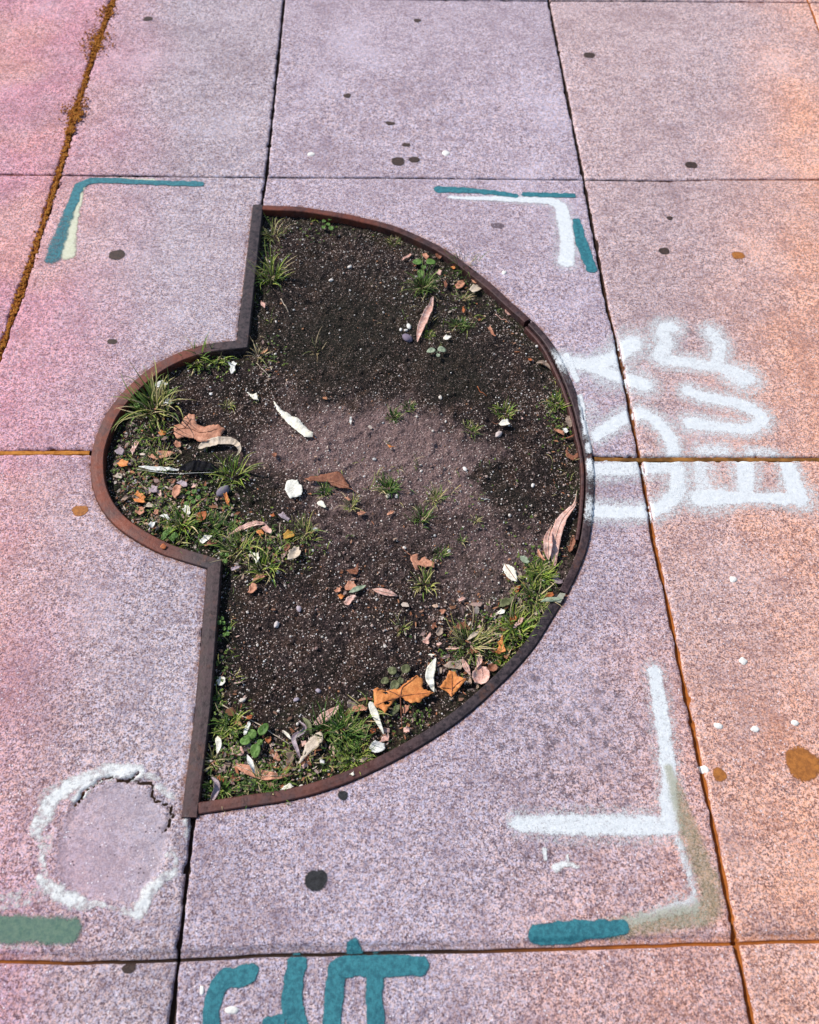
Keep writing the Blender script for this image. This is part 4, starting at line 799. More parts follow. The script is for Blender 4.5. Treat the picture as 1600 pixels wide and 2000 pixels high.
LF('torn_leaf', 'dark red wrinkled leaf at the top of the reddish group', E8((1220, 620), (1270, 600), (1300, 590), (1340, 540), (1335, 600), (1320, 650), (1260, 640)), 'brown', lift=.006, curl=.008, seed=71)
LF('torn_leaf', 'tan wrinkled leaf in the middle of the reddish group', E8((1215, 740), (1250, 700), (1300, 705), (1320, 745), (1270, 775), (1225, 770)), 'tan', lift=.003, curl=.006, seed=72)
LF('pointed_leaf', 'cream pointed leaf near the upper grass of the small bay', E3((650, 585), (690, 545), (730, 540), (790, 568), (740, 590), (690, 612)), 'white', lift=.012, curl=.005, seed=73)
LF('torn_leaf', 'white scrap right of the tall grass clump in the small bay', E3((738, 740), (762, 705), (800, 712), (818, 755), (785, 758)), 'white', lift=.009, curl=.005, seed=74)
LF('torn_leaf', 'small orange leaf between the tall grass clump and the brown orange lobed leaf', E3((685, 1025), (715, 1000), (755, 998), (750, 1025), (715, 1048)), 'orange', lift=.007, curl=.004, seed=75)
LF('torn_leaf', 'orange tan scrap below the brown orange lobed leaf', E3((828, 1120), (850, 1095), (890, 1110), (898, 1145), (860, 1152)), 'tan', lift=.005, curl=.006, seed=76)
LF('blossom_scrap', 'small white and tan blossom like scrap at the upper right of the small bay', E3((1340, 350), (1370, 360), (1385, 335), (1410, 358), (1432, 365), (1405, 400), (1412, 430), (1375, 452), (1352, 415), (1362, 385)), 'white', lift=.008, curl=.007, seed=77)
for i, (pts, col, lab) in enumerate([
    (((545, 160), (640, 122), (740, 130), (835, 152), (760, 180), (640, 215), (580, 190)), 'tan', 'folded tan leaf above the black feather'),
    (((250, 250), (300, 225), (370, 235), (365, 280), (300, 300)), 'orange', 'orange scrap at the left wall of the small bay, level with the feather'),
    (((215, 375), (260, 340), (310, 355), (300, 395), (250, 390)), 'straw', 'straw coloured scrap at the left wall, below the feather'),
    (((425, 560), (450, 510), (510, 545), (540, 590), (480, 600)), 'orange', 'upper one of two orange leaves at the left of the small bay'),
    (((412, 600), (470, 590), (530, 610), (535, 640), (480, 650), (430, 632)), 'orange', 'lower one of two orange leaves at the left of the small bay'),
    (((550, 480), (600, 460), (660, 490), (650, 540), (600, 545), (570, 520)), 'lilac', 'grey brown leaf in the middle of the small bay'),
    (((640, 510), (680, 510), (695, 580), (665, 570)), 'pink', 'narrow pale scrap beside the grey brown leaf in the small bay'),
    (((790, 560), (800, 500), (850, 475), (888, 480), (870, 540), (825, 600)), 'tan', 'tan folded leaf below the black tip of the feather'),
    (((835, 440), (880, 415), (930, 430), (940, 470), (895, 480)), 'lilac', 'lilac crumpled leaf just below the middle of the feather'),
    (((760, 420), (780, 385), (815, 390), (818, 425), (785, 440)), 'brown', 'brown round scrap just below the middle of the feather'),
    (((970, 480), (1000, 452), (1035, 462), (1025, 490), (985, 492)), 'pink', 'pink white scrap under the black half of the feather'),
    (((510, 660), (580, 640), (650, 650), (620, 675), (550, 680)), 'straw', 'flat tan leaf near the lower wall of the small bay'),
    (((430, 720), (455, 670), (510, 680), (522, 725), (480, 750)), 'tan', 'curled tan leaf close to the lower left wall of the small bay'),
    (((612, 740), (630, 705), (665, 700), (660, 740), (635, 755)), 'tan', 'small orange tan scrap near the crumpled white one in the small bay'),
    (((665, 765), (700, 735), (750, 752), (768, 790), (740, 812), (715, 780)), 'white', 'crumpled white scrap in the lower part of the small bay'),
    (((560, 850), (590, 822), (632, 828), (628, 860), (595, 880)), 'white', 'bright white scrap touching the lower wall of the small bay'),
    (((895, 715), (925, 660), (955, 675), (975, 740), (940, 760)), 'cream', 'cream torn leaf in the lower right of the small bay'),
    (((1028, 780), (1050, 740), (1130, 715), (1138, 750), (1100, 800), (1045, 832)), 'rust', 'rust and white leaf in the lower right of the small bay'),
    (((1290, 545), (1320, 535), (1348, 600), (1340, 650), (1310, 620)), 'orange', 'orange leaf below the grey oval stone'),
    (((1060, 1010), (1110, 970), (1185, 958), (1150, 1000), (1090, 1035)), 'cream', 'cream folded leaf at the corner where the bay meets the lower bar'),
    (((1100, 1040), (1160, 1010), (1215, 1025), (1170, 1055), (1120, 1062)), 'brown', 'brown leaf under the cream folded one at the corner of the bay'),
    (((385, 130), (400, 60), (440, 20), (470, 40), (445, 100), (400, 160)), 'pink', 'pale upright curled leaf at the upper left of the small bay'),
    (((235, 130), (290, 100), (330, 130), (310, 165), (255, 165)), 'lilac', 'greyish scrap at the left wall of the small bay, above the feather'),
    (((690, 1100), (720, 1068), (755, 1088), (735, 1118)), 'rust', 'rust scrap lying on the lower wall of the small bay')]):
    LF('leaf_scrap', lab, E4(*pts), col, lift=(.0012 if i == 23 else .006+.004*((i*5) % 3)/2), curl=.006 if i != 23 else .001, seed=100+i, ztop=(TOPZ+.001 if i == 23 else None), group='leaf litter in the small bay')
for i, (pts, col, lab) in enumerate([
    (E2((550, 520), (580, 490), (615, 480), (635, 505), (610, 540), (570, 548)), 'tan', 'tan curled leaf by the far arc, left of the cream shell like one'),
    (E2((660, 575), (690, 535), (730, 520), (762, 545), (740, 575), (700, 588)), 'straw', 'cream curled leaf like a shell close under the far arc'),
    (E2((680, 490), (710, 488), (730, 510), (700, 520)), 'tan', 'small tan scrap above the cream shell like leaf'),
    (E2((462, 500), (480, 485), (497, 520), (485, 555), (470, 530)), 'brown', 'narrow brown scrap left of the straw star under the far arc'),
    (E2((298, 280), (330, 275), (352, 300), (335, 315), (305, 300)), 'tan', 'tan scrap above the three leaved seedling'),
    (E2((400, 290), (430, 280), (455, 305), (435, 330), (405, 318)), 'brown', 'brown scrap right of the three leaved seedling'),
    (E2((410, 430), (430, 400), (452, 415), (440, 445)), 'pink', 'pink scrap below the brown one near the three leaved seedling'),
    (E2((520, 385), (540, 372), (555, 395), (540, 408)), 'orange', 'tiny orange scrap in the grass at the far arc'),
    (E2((938, 672), (958, 660), (972, 690), (995, 752), (968, 758), (945, 740)), 'pink', 'pale pink leaf standing at the inner side of the far arc'),
    (E2((462, 932), (485, 915), (528, 930), (500, 948), (475, 945)), 'cream', 'small cream leaf below the moss patches in the upper right of the pit'),
    (E2((610, 700), (625, 690), (635, 725), (620, 740), (608, 722)), 'rust', 'rust scrap just below the straw star'),
    (E2((805, 862), (830, 855), (850, 885), (872, 920), (845, 905)), 'tan', 'tan sliver in the upper right of the pit'),
    (E2((1122, 1092), (1145, 1088), (1158, 1108), (1138, 1118)), 'rust', 'tiny rust scrap near the right arc'),
    (E7((1035, 600), (1045, 580), (1140, 625), (1150, 660), (1090, 640)), 'tan', 'tan bar shaped scrap by the right arc'),
    (E7((1160, 830), (1185, 795), (1200, 850), (1255, 875), (1305, 840), (1308, 900), (1250, 935), (1200, 905), (1170, 880)), 'brown', 'red brown leaf by the right arc, level with the filler strip'),
    (E7((1105, 680), (1180, 670), (1260, 650), (1240, 685), (1150, 695)), 'brown', 'brown sliver under the tan bar shaped scrap'),
    (E7((1130, 570), (1175, 575), (1200, 620), (1165, 640), (1135, 610)), 'white', 'white scrap beside the tan bar shaped one'),
    (E6((300, 715), (390, 718), (350, 735), (325, 752)), 'orange', 'bright orange triangular scrap on the dusty soil'),
    (E5((372, 875), (395, 855), (420, 870), (410, 900), (385, 900)), 'brown', 'small red brown scrap left of the centre'),
    (E5((1130, 1400), (1165, 1370), (1215, 1385), (1190, 1410), (1145, 1425)), 'tan', 'tan scrap right below the small tuft under the red brown leaf'),
    (E5((1400, 1415), (1430, 1375), (1475, 1370), (1450, 1400)), 'tan', 'tan sliver below the middle tuft'),
    (E5((1015, 1262), (1050, 1250), (1080, 1275), (1060, 1292)), 'tan', 'tan scrap right below the stalk of the red brown leaf'),
    (E8((230, 600), (290, 570), (320, 575), (290, 600), (250, 612)), 'lilac', 'greyish scrap near the head of the lower straight bar'),
    (E8((570, 130), (600, 110), (620, 140), (590, 152)), 'rust', 'small rust scrap above the mustard leaf'),
    (E8((640, 130), (680, 105), (740, 150), (730, 185), (680, 165)), 'lilac', 'lilac curled scrap above the mustard leaf'),
    (M2((715, 210), (760, 195), (850, 205), (800, 225)), 'pink', 'pink sliver above the grey tan veined leaf'),
    (M2((570, 262), (600, 255), (635, 260), (605, 270)), 'cream', 'thin white sliver above the white curled bark'),
    (M2((640, 170), (665, 165), (690, 175), (660, 185)), 'pink', 'tiny pink sliver right of the pink white triangular leaf'),
    (M2((1075, 225), (1110, 195), (1130, 215), (1105, 245)), 'brown', 'brown leaf left of the torn orange leaf in the clover'),
    (M2((890, 250), (915, 215), (960, 225), (940, 262)), 'brown', 'brown scrap in the grass above the slanting pink leaf')]):
    LF('leaf_scrap', lab, pts, col, lift=.005+.003*((i*7) % 4)/3, curl=.005, seed=200+i, group='small leaf scraps on the soil')
ST = strip
ST('slender_leaf', 'long pink tan leaf standing slantwise in the upper right of the pit', [(846, 581), (838, 610), (822, 645), (815, 672)], 17, 'pink', .6, .3, .005, .008, seed=4)
ST('slender_leaf', 'long arm of the forked pink leaf at the right arc, thin tip upwards', [(1126, 960), (1119, 992), (1096, 1020), (1082, 1062), (1083, 1108)], 23, 'pink', .35, .25, .006, .010, 1.9, seed=7, rib=True)
ST('slender_leaf', 'short broad arm beside the forked pink leaf, left', [(1077, 1028), (1068, 1062), (1070, 1098)], 20, 'pink', .5, .3, .007, .008, 1.3, seed=5, rib=True)
ST('curled_leaf', 'small tan hook at the left foot of the forked pink leaf', [(1050, 1074), (1054, 1090), (1066, 1099)], 8, 'tan', .8, .5, .005, .003, seed=2)
ST('curled_leaf', 'curved tan leaf below the lone white pebble at the far right arc', [(1047, 711), (1062, 714), (1076, 724)], 12, 'bark', .7, .3, .005, .006, seed=3)
ST('slender_leaf', 'peach slender leaf lying flat on the lower middle soil', [(727, 1152), (750, 1158), (778, 1166)], 15, 'pink', .25, .1, .004, .003, seed=6, rib=True)
ST('slender_leaf', 'grey green slender leaf in the reddish group', [(715, 1145), (698, 1153), (682, 1160)], 12, 'sage', .3, .2, .006, .003, seed=8)
ST('curled_leaf', 'white curled bark like leaf left of the smaller orange leaf', [(851, 1288), (842, 1310), (839, 1330), (848, 1354)], 19, 'cream', .3, .08, .009, .008, seed=9)
ST('slender_leaf', 'cream pink slender leaf leaning on the veined leaf', [(903, 1290), (908, 1305), (918, 1322)], 13, 'pink', .4, .3, .010, .006, seed=10, rib=True)
ST('slender_leaf', 'pinkish narrow leaf above the round seed case', [(935, 1280), (936, 1295), (929, 1310)], 11, 'pink', .6, .3, .010, .005, seed=11)
ST('slender_leaf', 'pale slanting leaf caught in the near right grass', [(911, 1256), (924, 1246), (937, 1237)], 9, 'straw', .5, .2, .014, .004, seed=12)
ST('bark_strip', 'straight white bark strip leaning beside the largest orange leaf', [(723, 1374), (735, 1405), (751, 1440)], 15, 'cream', .15, .0, .012, .004, .55, seed=13, cat='bark strip')
ST('slender_leaf', 'long orange brown leaf in the near left corner, crossed by a white twisted one', [(458, 1494), (490, 1508), (530, 1518), (574, 1514)], 20, 'tan', .35, .15, .006, .005, .8, seed=14, rib=True)
ST('curled_leaf', 'white twisted leaf crossing the long orange brown leaf', [(485, 1478), (492, 1495), (499, 1515)], 12, 'white', .9, .7, .014, .006, seed=15)
ST('curled_leaf', 'lilac twisted leaf hanging over the near left corner', [(415, 1520), (426, 1535), (424, 1552), (410, 1578)], 16, 'lilac', .8, .9, .010, .010, seed=16)
ST('curled_leaf', 'grey ribbon like curled leaf on the near soil', [(583, 1410), (596, 1422), (591, 1434), (575, 1445), (583, 1470), (588, 1484)], 11, 'lilac', .7, .9, .006, .006, seed=17)
ST('curled_leaf', 'olive ribbon like leaf arching right of the grey one', [(592, 1404), (604, 1418), (609, 1440)], 11, 'olive', .5, .4, .008, .008, seed=18)
ST('slender_leaf', 'short pale crescent leaf left of the grey ribbon like leaf', [(552, 1428), (562, 1437), (569, 1446)], 7, 'cream', .6, .3, .005, .004, seed=19)
ST('slender_leaf', 'cream drop shaped leaf beside the lower straight bar', [(426, 1440), (430, 1458), (426, 1476)], 13, 'cream', .4, .2, .008, .004, .75, seed=20, stem=8)
ST('slender_leaf', 'speckled pink brown leaf above the dense front grass', [(612, 1417), (638, 1402), (664, 1380)], 22, 'pink', .4, .2, .006, .006, seed=21, rib=True)
ST('slender_leaf', 'thin brown curved leaf above the dense front grass', [(698, 1372), (712, 1368), (738, 1369)], 6, 'brown', .4, .2, .006, .004, seed=22)
ST('slender_leaf', 'long brown leaf with a pale edge below the small bay', [(449, 1049), (475, 1038), (500, 1029), (522, 1028)], 14, 'pink', .6, .3, .010, .004, seed=23, rib=True)
ST('slender_leaf', 'red orange leaf below the spiky tuft at the middle left', [(494, 1137), (508, 1130), (523, 1126)], 12, 'tan', .5, .3, .007, .004, seed=24)
ST('curled_leaf', 'cream and green leaf below the lobed one in the small bay, its tip curled right', E3((1060, 1160), (1150, 1130), (1250, 1105), (1350, 1110), (1420, 1130), (1455, 1185), (1415, 1240)), 20, 'straw', .5, .4, .009, .008, .55, seed=25)
ST('slender_leaf', 'grey textured oval pod leaf against the right arc', E7((1200, 430), (1205, 490), (1215, 570)), 17, 'bark', .4, .1, .008, .004, seed=26)
ST('seed_pod', 'pale green open pod lying across the edging at the right', M1((1190, 628), (1240, 618), (1300, 612), (1350, 615)), 12, 'sage', -.6, .2, .003, .003, seed=27, stem=3, cat='seed pod', group='pods', zs=TOPZ+.002)
ST('slender_leaf', 'brown sliver at the far arc, leftmost of the litter there', [(784, 511), (796, 504), (806, 498)], 7, 'pink', .5, .2, .004, .003, seed=28)
ST('slender_leaf', 'pale upright scrap near the upper straight bar', [(511, 592), (515, 600), (518, 607)], 9, 'pink', .4, .2, .006, .004, seed=29)
ST('slender_leaf', 'small white upright splinter on the dusty soil', [(686, 816), (685, 824), (685, 831)], 5, 'white', .3, .1, .005, .003, seed=30)
def stalk(name, label, pts, r, col, up=.004, group='straws and stalks'):
    W = catmull([ats(*p)[:2] for p in pts], 6); W = [(p[0], p[1], float(soilz(np.array([p[0]]), np.array([p[1]]))[0])+up+.003*math.sin(i)) for i, p in enumerate(W)]
    for _ in range(2): W = [W[0]]+[tuple((np.array(W[i-1])+2*np.array(W[i])+np.array(W[i+1]))/4) for i in range(1, len(W)-1)]+[W[-1]]
    o = tube(name, W, r, r*.6, LM(col)); recentre(o); return tag(o, label, 'stalk', group)
stalk('straw', 'long pale straw stalk lying slantwise in the near left of the pit', [(436, 1379), (470, 1399), (500, 1413), (535, 1436), (568, 1456)], .0011, 'straw', .006)
stalk('straw', 'short bright straw near the upper straight bar', [(549, 586), (557, 598), (564, 611)], .0013, 'straw')
stalk('twig', 'thin pinkish twig in the upper right of the pit', [(967, 616), (982, 627), (995, 636)], .0009, 'pink')
stalk('twig', 'tiny white twig on the dark soil right of the centre', [(940, 974), (948, 976), (957, 977)], .0011, 'white')
stalk('straw', 'short pale straw on the soil above the near right grass', [(911, 1185), (922, 1197)], .0011, 'straw')
stalk('straw', 'bent straw next to the grass at the corner below the upper bar', [(502, 712), (514, 724), (527, 737)], .001, 'straw')
stalk('twig', 'hair thin arched stem above the mustard leaf', [(548, 1025), (547, 1045), (552, 1066)], .0008, 'straw', .008)
stalk('twig', 'red brown stem scrap in the dark right part of the pit', [(932, 757), (940, 768), (951, 775)], .0009, 'rust')
# feather
ft = empty('feather', ats(365, 923)); tag(ft, 'black and white feather lying in the small half round bay', 'feather', 'feather')
def fpart(name, pts, w_, col, sd, prof=1.):
    o = strip(name, '', pts, w_, col, .25, .1, .015, .003, prof, seed=sd); 
    for k in ('label', 'category', 'group'): 
        if k in o: del o[k]
    l = Vector(o.location); o.parent = ft; o.location = l-Vector(ft.location); return o
fpart('vane_tip', E4((860, 330), (950, 300), (1060, 298), (1160, 305), (1245, 312)), 27, 'black', 2)
fpart('vane_base', E4((470, 292), (600, 312), (740, 322), (880, 328)), 11, 'white', 3)
W = [ats(*p, .0195) for p in E4((440, 285), (600, 305), (800, 325), (1000, 318), (1200, 312))]; under(tube('quill', catmull(W, 5), .0009, .0003, LM('white')), ft)
# pale plate on the edging
def quad_plate(label, pts):
    W = [at(*p, TOPZ+.003) for p in pts]; Vv = [(*p, TOPZ+.0022) for p in W]+[(*p, TOPZ+.0036) for p in W]
    o = mesh_obj('metal_plate', Vv, [(0, 1, 2, 3)[::-1], (4, 5, 6, 7), (0, 1, 5, 4), (1, 2, 6, 5), (2, 3, 7, 6), (3, 0, 4, 7)], simple('pale plate', (.28, .28, .20), (.42, .42, .34), 60, .5, .2), smooth=False)
    recentre(o); return tag(o, label, 'plate')
quad_plate('pale grey green metal plate bridging the joint of the edging at the right', M1((1300, 590), (1348, 525), (1390, 532), (1352, 600)))

# ------------------------------------------------------------------ grass, weeds
def blades(cx_, cy_, r, n, col, ln, wd, seed, spread=.5, lean=1., zoff=0., Vv=None, Fc=None, Cc=None, droop=.55):
    rr = random.Random(seed)
    for i in range(n):
        a = rr.uniform(0, 2*math.pi); q_ = r*spread*math.sqrt(rr.random()); bx, by = cx_+q_*math.cos(a), cy_+q_*math.sin(a)
        bz = float(soilz(np.array([bx]), np.array([by]))[0])+zoff-.001
        an = a+rr.uniform(-.9, .9); L = ln*rr.uniform(.5, 1.15); w_ = wd*rr.uniform(.7, 1.2); le = lean*rr.uniform(.35, 1.3); dx, dy = math.cos(an), math.sin(an); bend = rr.uniform(-1.3, 1.3); L *= rr.choice((.5, .8, 1, 1.25)); dead = rr.random() < .14
        px_, py_, pz_ = bx, by, bz; K = 5; st = len(Vv); base = np.array((.50, .40, .22) if dead else col[rr.randrange(len(col))])*rr.uniform(.65, 1.5)
        for k in range(K+1):
            t = k/K; el = (math.pi/2-le*.55)-t*droop*2.2*le
            nx, ny = -math.sin(an+bend*t), math.cos(an+bend*t); ww = w_*(1-t**1.6)*.5+.00012
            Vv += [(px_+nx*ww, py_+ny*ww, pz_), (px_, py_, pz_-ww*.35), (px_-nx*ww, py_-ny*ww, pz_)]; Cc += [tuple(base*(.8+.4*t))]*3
            s_ = L/K; px_ += s_*math.cos(el)*math.cos(an+bend*t); py_ += s_*math.cos(el)*math.sin(an+bend*t); pz_ = max(pz_+s_*math.sin(el), bz+.001)
        for k in range(K):
            b_ = st+k*3; Fc += [(b_, b_+1, b_+4, b_+3), (b_+1, b_+2, b_+5, b_+4)]
G_BR = [(.16, .26, .03), (.25, .34, .04), (.38, .42, .09), (.06, .13, .02)]; G_DK = [(.04, .10, .014), (.08, .16, .025), (.17, .24, .05)]; G_YE = [(.36, .36, .09), (.16, .24, .04), (.48, .42, .18), (.09, .15, .03)]; G_DRY = [(.55, .43, .26), (.42, .30, .15), (.22, .25, .08)]
def tuft(px, py, r, n, col, label, ln=None, wd=.0016, lean=1., spread=.5, group='grass tufts in the pit'):
    wd *= 1.35; n = int(n*1.5); ln = ln*1.12 if ln else r*scale_at(px, py)*1.4
    x, y, z = ats(px, py); R_ = r*scale_at(px, py); Vv, Fc, Cc = [], [], []
    rq = random.Random(int(px+py*3)); k_ = 3 if n > 24 else 2; tot = 0
    for j in range(k_):
        aa = rq.uniform(0, 6.28); of = R_*(.45 if j else .1)*rq.random(); nn_ = int(n*(.5 if j == 0 else .5/(k_-1)))
        blades(x+of*math.cos(aa), y+of*math.sin(aa), R_, nn_, col, (ln or R_*1.15)*(1 if j == 0 else rq.uniform(.55, .95)), wd, int(px*7+py)+j*31, spread*rq.uniform(.7, 1.2), lean, Vv=Vv, Fc=Fc, Cc=Cc)
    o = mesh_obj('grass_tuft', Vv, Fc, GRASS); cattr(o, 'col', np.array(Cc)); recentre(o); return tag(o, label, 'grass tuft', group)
for a in [
    (531, 545, 40, 60, G_BR, 'bright curling grass tuft against the upper straight bar', None, .0022), (535, 463, 28, 30, G_YE, 'yellowish grass tuft in the far corner of the pit'),
    (614, 428, 14, 18, G_BR, 'small grass tuft under the far arc, left of the little clover'), (827, 562, 34, 75, G_DK, 'dark green tuft left of the top of the long pink tan leaf'), (905, 528, 32, 60, G_DK, 'dark green grass tuft tight against the far arc'),
    (900, 634, 34, 130, G_DK, 'low dense dark green patch in the upper right of the pit', .016, .0012), (838, 655, 18, 60, G_BR, 'small mossy patch right of the long pink tan leaf', .012, .001), (905, 585, 20, 14, G_DRY, 'dry straw star under the far arc', .03, .0016),
    (616, 680, 26, 12, G_DRY, 'dry spidery tuft on the far dark soil', .036, .0012), (378, 710, 46, 26, G_BR, 'broad bladed grass along the upper wall of the small bay', .05, .0036), (420, 706, 36, 22, G_BR, 'broad bladed grass at the upper right end of the small bay', .046, .0032),
    (302, 803, 70, 80, G_YE, 'tall yellow green grass clump leaning on the left wall of the small bay', .085, .0030), (300, 850, 40, 40, G_BR, 'grass below the tall yellow green clump', .04, .002),
    (504, 695, 26, 22, G_DRY, 'dry grass at the foot of the upper straight bar', .032, .0016), (316, 912, 44, 60, G_YE, 'grass under the white half of the feather', .04, .0018), (458, 928, 44, 60, G_BR, 'spreading green tuft right of the feather', .05, .0017),
    (356, 1030, 44, 60, G_BR, 'leafy grass at the lower wall of the small bay', .045, .0026), (415, 1030, 40, 60, G_DK, 'dark grass at the lower right of the small bay', .032, .0016), (345, 1062, 20, 18, G_YE, 'grass hanging over the lower wall of the small bay', .03, .0018),
    (465, 1078, 44, 50, G_YE, 'looping grass beside the head of the lower straight bar', .052, .0018), (521, 1112, 44, 48, G_BR, 'spiky open tuft right of the lower straight bar', .052, .0019), (596, 1040, 34, 42, G_YE, 'wispy tuft right of the mustard leaf', .042, .0014),
    (767, 815, 24, 60, G_DK, 'dark tuft on the dusty soil right of the centre', .022, .0014), (798, 798, 18, 34, G_DK, 'small dark tuft joined to the upper right of the dusty soil tuft', .020, .0014), (923, 843, 24, 38, G_YE, 'thin yellow green tuft right of the centre', .022, .0012),
    (987, 808, 32, 40, G_BR, 'tuft behind the white torn leaf', .03, .0017), (1089, 785, 36, 90, G_BR, 'moss like green tuft at the right arc', .024, .0014), (758, 955, 30, 90, G_DK, 'dense dark tuft in the middle of the pit', .026, .0017), (636, 962, 20, 40, G_DK, 'dark tuft right under the red brown leaf', .024, .0015),
    (686, 988, 22, 36, G_YE, 'thin tuft at the end of the stalk of the red brown leaf', .026, .0013), (850, 975, 24, 50, G_YE, 'yellow green tuft right of the middle', .026, .0014), (827, 1012, 30, 46, G_DK, 'dark open tuft below the yellow green one', .030, .0016), (929, 1018, 14, 20, G_YE, 'faint thin tuft in the right middle', .018, .0012),
    (863, 1083, 20, 34, G_DK, 'small tuft above the crumpled orange lobed leaf', .022, .0013), (901, 1058, 12, 20, G_DK, 'tiny tuft in the lower right middle', .016, .0012), (832, 1142, 34, 34, G_YE, 'spider like spiky tuft below the crumpled orange lobed leaf', .042, .0019),
    (1048, 1125, 44, 190, G_BR, 'broad mossy grass patch left of the right arc', .028, .0014), (1044, 1172, 46, 50, G_YE, 'long grass below the mossy patch at the right arc', .048, .0018), (1010, 1225, 46, 90, G_BR, 'thick bright grass along the near right edging', .040, .0022), (1050, 1205, 30, 44, G_YE, 'grass just below the pale plate', .034, .0018),
    (914, 1262, 48, 60, G_YE, 'tangled pale grass above the veined leaf', .05, .0015), (987, 1288, 26, 90, G_BR, 'bright green clump at the near right edging', .020, .0024), (784, 1226, 24, 24, G_YE, 'small looping tuft on the lower middle soil', .028, .0012), (430, 1369, 12, 18, G_BR, 'tiny green tuft at the start of the straw stalk', .016, .0012),
    (450, 1425, 38, 80, G_BR, 'feathery green tuft near the lower straight bar', .032, .0013), (676, 1432, 52, 150, G_DK, 'dense dark green grass mass near the front edging', .042, .0019), (692, 1484, 46, 170, G_BR, 'low fine mossy grass between the dense mass and the front edging', .024, .0012), (640, 1430, 26, 30, G_DK, 'long bladed grass at the left of the dense mass', .05, .0022),
    (510, 1545, 54, 120, G_DK, 'dark grass in the near left corner along the edging', .030, .0015), (430, 1550, 36, 80, G_DK, 'dark grass under the lilac twisted leaf', .028, .0016), (548, 1532, 26, 44, G_BR, 'green tuft left of the white wood chip', .028, .0014), (418, 1490, 20, 36, G_YE, 'small tuft at the foot of the cream drop shaped leaf', .024, .0014), (712, 1398, 40, 26, G_YE, 'looping grass left of the white bark strip', .045, .0016),
    (1122, 960, 10, 16, G_DK, 'tiny tuft at the tip of the forked pink leaf', .014, .0012), (770, 474, 26, 60, G_YE, 'yellowish mossy strip under the far arc', .014, .0012), (443, 798, 16, 26, G_YE, 'faint tuft on the soil right of the small bay', .02, .0012), (500, 780, 12, 16, G_YE, 'tiny tuft above the small cream leaf', .016, .0012)]:
    tuft(*a)
def rosette(px, py, leaves, label, col='green', group='broad leaved weeds'):
    x, y, z = ats(px, py); t = empty('broadleaf_weed', (x, y, z)); tag(t, label, 'weed', group)
    for i, (lx, ly, r, e) in enumerate(leaves):
        ax_, ay_, az_ = ats(lx, ly, .010+.003*(i % 3)); s_ = scale_at(lx, ly)*r; d = np.array([ax_-x, ay_-y]); d = d/(np.linalg.norm(d)+1e-6); nn = np.array([-d[1], d[0]]); N = 16; Vv = []
        for ring_ in range(4):
            q_ = 1-ring_/4
            for k in range(N): a = k/N*2*math.pi; u = math.cos(a)*e*q_; v = math.sin(a)*q_; p = np.array([ax_, ay_])+d*u*s_+nn*v*s_*(1-.15*u); Vv.append((*p, az_+.12*s_*(v*v*2-u*.8)+.0006*math.sin(a*3+i)))
        Vv.append((ax_, ay_, az_)); Fc = []
        for ring_ in range(3):
            for k in range(N): a = ring_*N+k; b = ring_*N+(k+1) % N; Fc.append((a, b, b+N, a+N))
        for k in range(N): Fc.append((3*N+k, 3*N+(k+1) % N, 4*N))
        o = finish(mesh_obj('leaf', Vv, Fc, LM(col))); under(o, t)
        mid = ((x+ax_)/2, (y+ay_)/2, az_*.5+z*.5+.003); under(tube('stalk', catmull([(x, y, z), mid, (ax_-d[0]*s_*e*.9, ay_-d[1]*s_*e*.9, az_)], 4), .0007, .0005, LM(col)), t)
    return t
rosette(826, 520, [(815, 512, 8, 1.2), (842, 512, 8, 1.2), (822, 535, 7, 1.5), (828, 522, 5, 1.)], 'three leaved green seedling in the upper right litter')
rosette(852, 688, [(842, 685, 6, 1.5), (863, 683, 7, 1.2), (856, 694, 4, 1.)], 'pale two leaved seedling on the dark soil', 'sage')
rosette(640, 437, [(633, 432, 4, 1), (645, 428, 4, 1), (647, 446, 5, 1.1), (632, 444, 4, 1), (641, 438, 4, 1)], 'little clover like weed under the far arc')
rosette(782, 1322, [(766, 1310, 8, 1.2), (793, 1306, 9, 1.1), (771, 1339, 9, 1.2), (752, 1330, 7, 1.2), (783, 1330, 6, 1.)], 'dark seedling above the largest orange leaf', 'olive')
rosette(503, 1445, [(515, 1424, 9, 1.5), (491, 1434, 10, 1.1), (499, 1467, 10, 1.4), (479, 1447, 9, 1.2), (508, 1450, 6, 1.)], 'green weed with large round leaves in the near left of the pit')
rosette(429, 1212, [(424, 1206, 4, 1), (434, 1208, 4, 1), (428, 1216, 5, 1), (420, 1218, 4, 1), (437, 1217, 4, 1)], 'upper small weed growing out of the lower straight bar')
rosette(443, 1232, [(438, 1228, 4, 1), (449, 1227, 4, 1), (445, 1238, 4, 1.1), (438, 1240, 4, 1)], 'lower small weed along the lower straight bar')
rosette(380, 968, [(372, 972, 5, 1), (380, 960, 5, 1), (388, 972, 5, 1), (378, 980, 5, 1), (364, 984, 5, 1), (368, 962, 4, 1)], 'round leaved weed in the middle of the small bay')
rosette(332, 1048, [(324, 1042, 6, 1.2), (334, 1034, 6, 1.3), (342, 1046, 6, 1.2), (336, 1052, 6, 1.2), (320, 1050, 5, 1.1)], 'leafy weed at the lower wall of the small bay')
rosette(270, 785, [(258, 778, 6, 1.2), (272, 772, 6, 1.1), (268, 792, 6, 1.2), (252, 792, 5, 1.1)], 'weed behind the tall grass clump at the left wall')
rosette(437, 1088, [(433, 1082, 4, 1), (444, 1084, 4, 1), (440, 1096, 5, 1)], 'weed sprouting at the head of the lower straight bar')
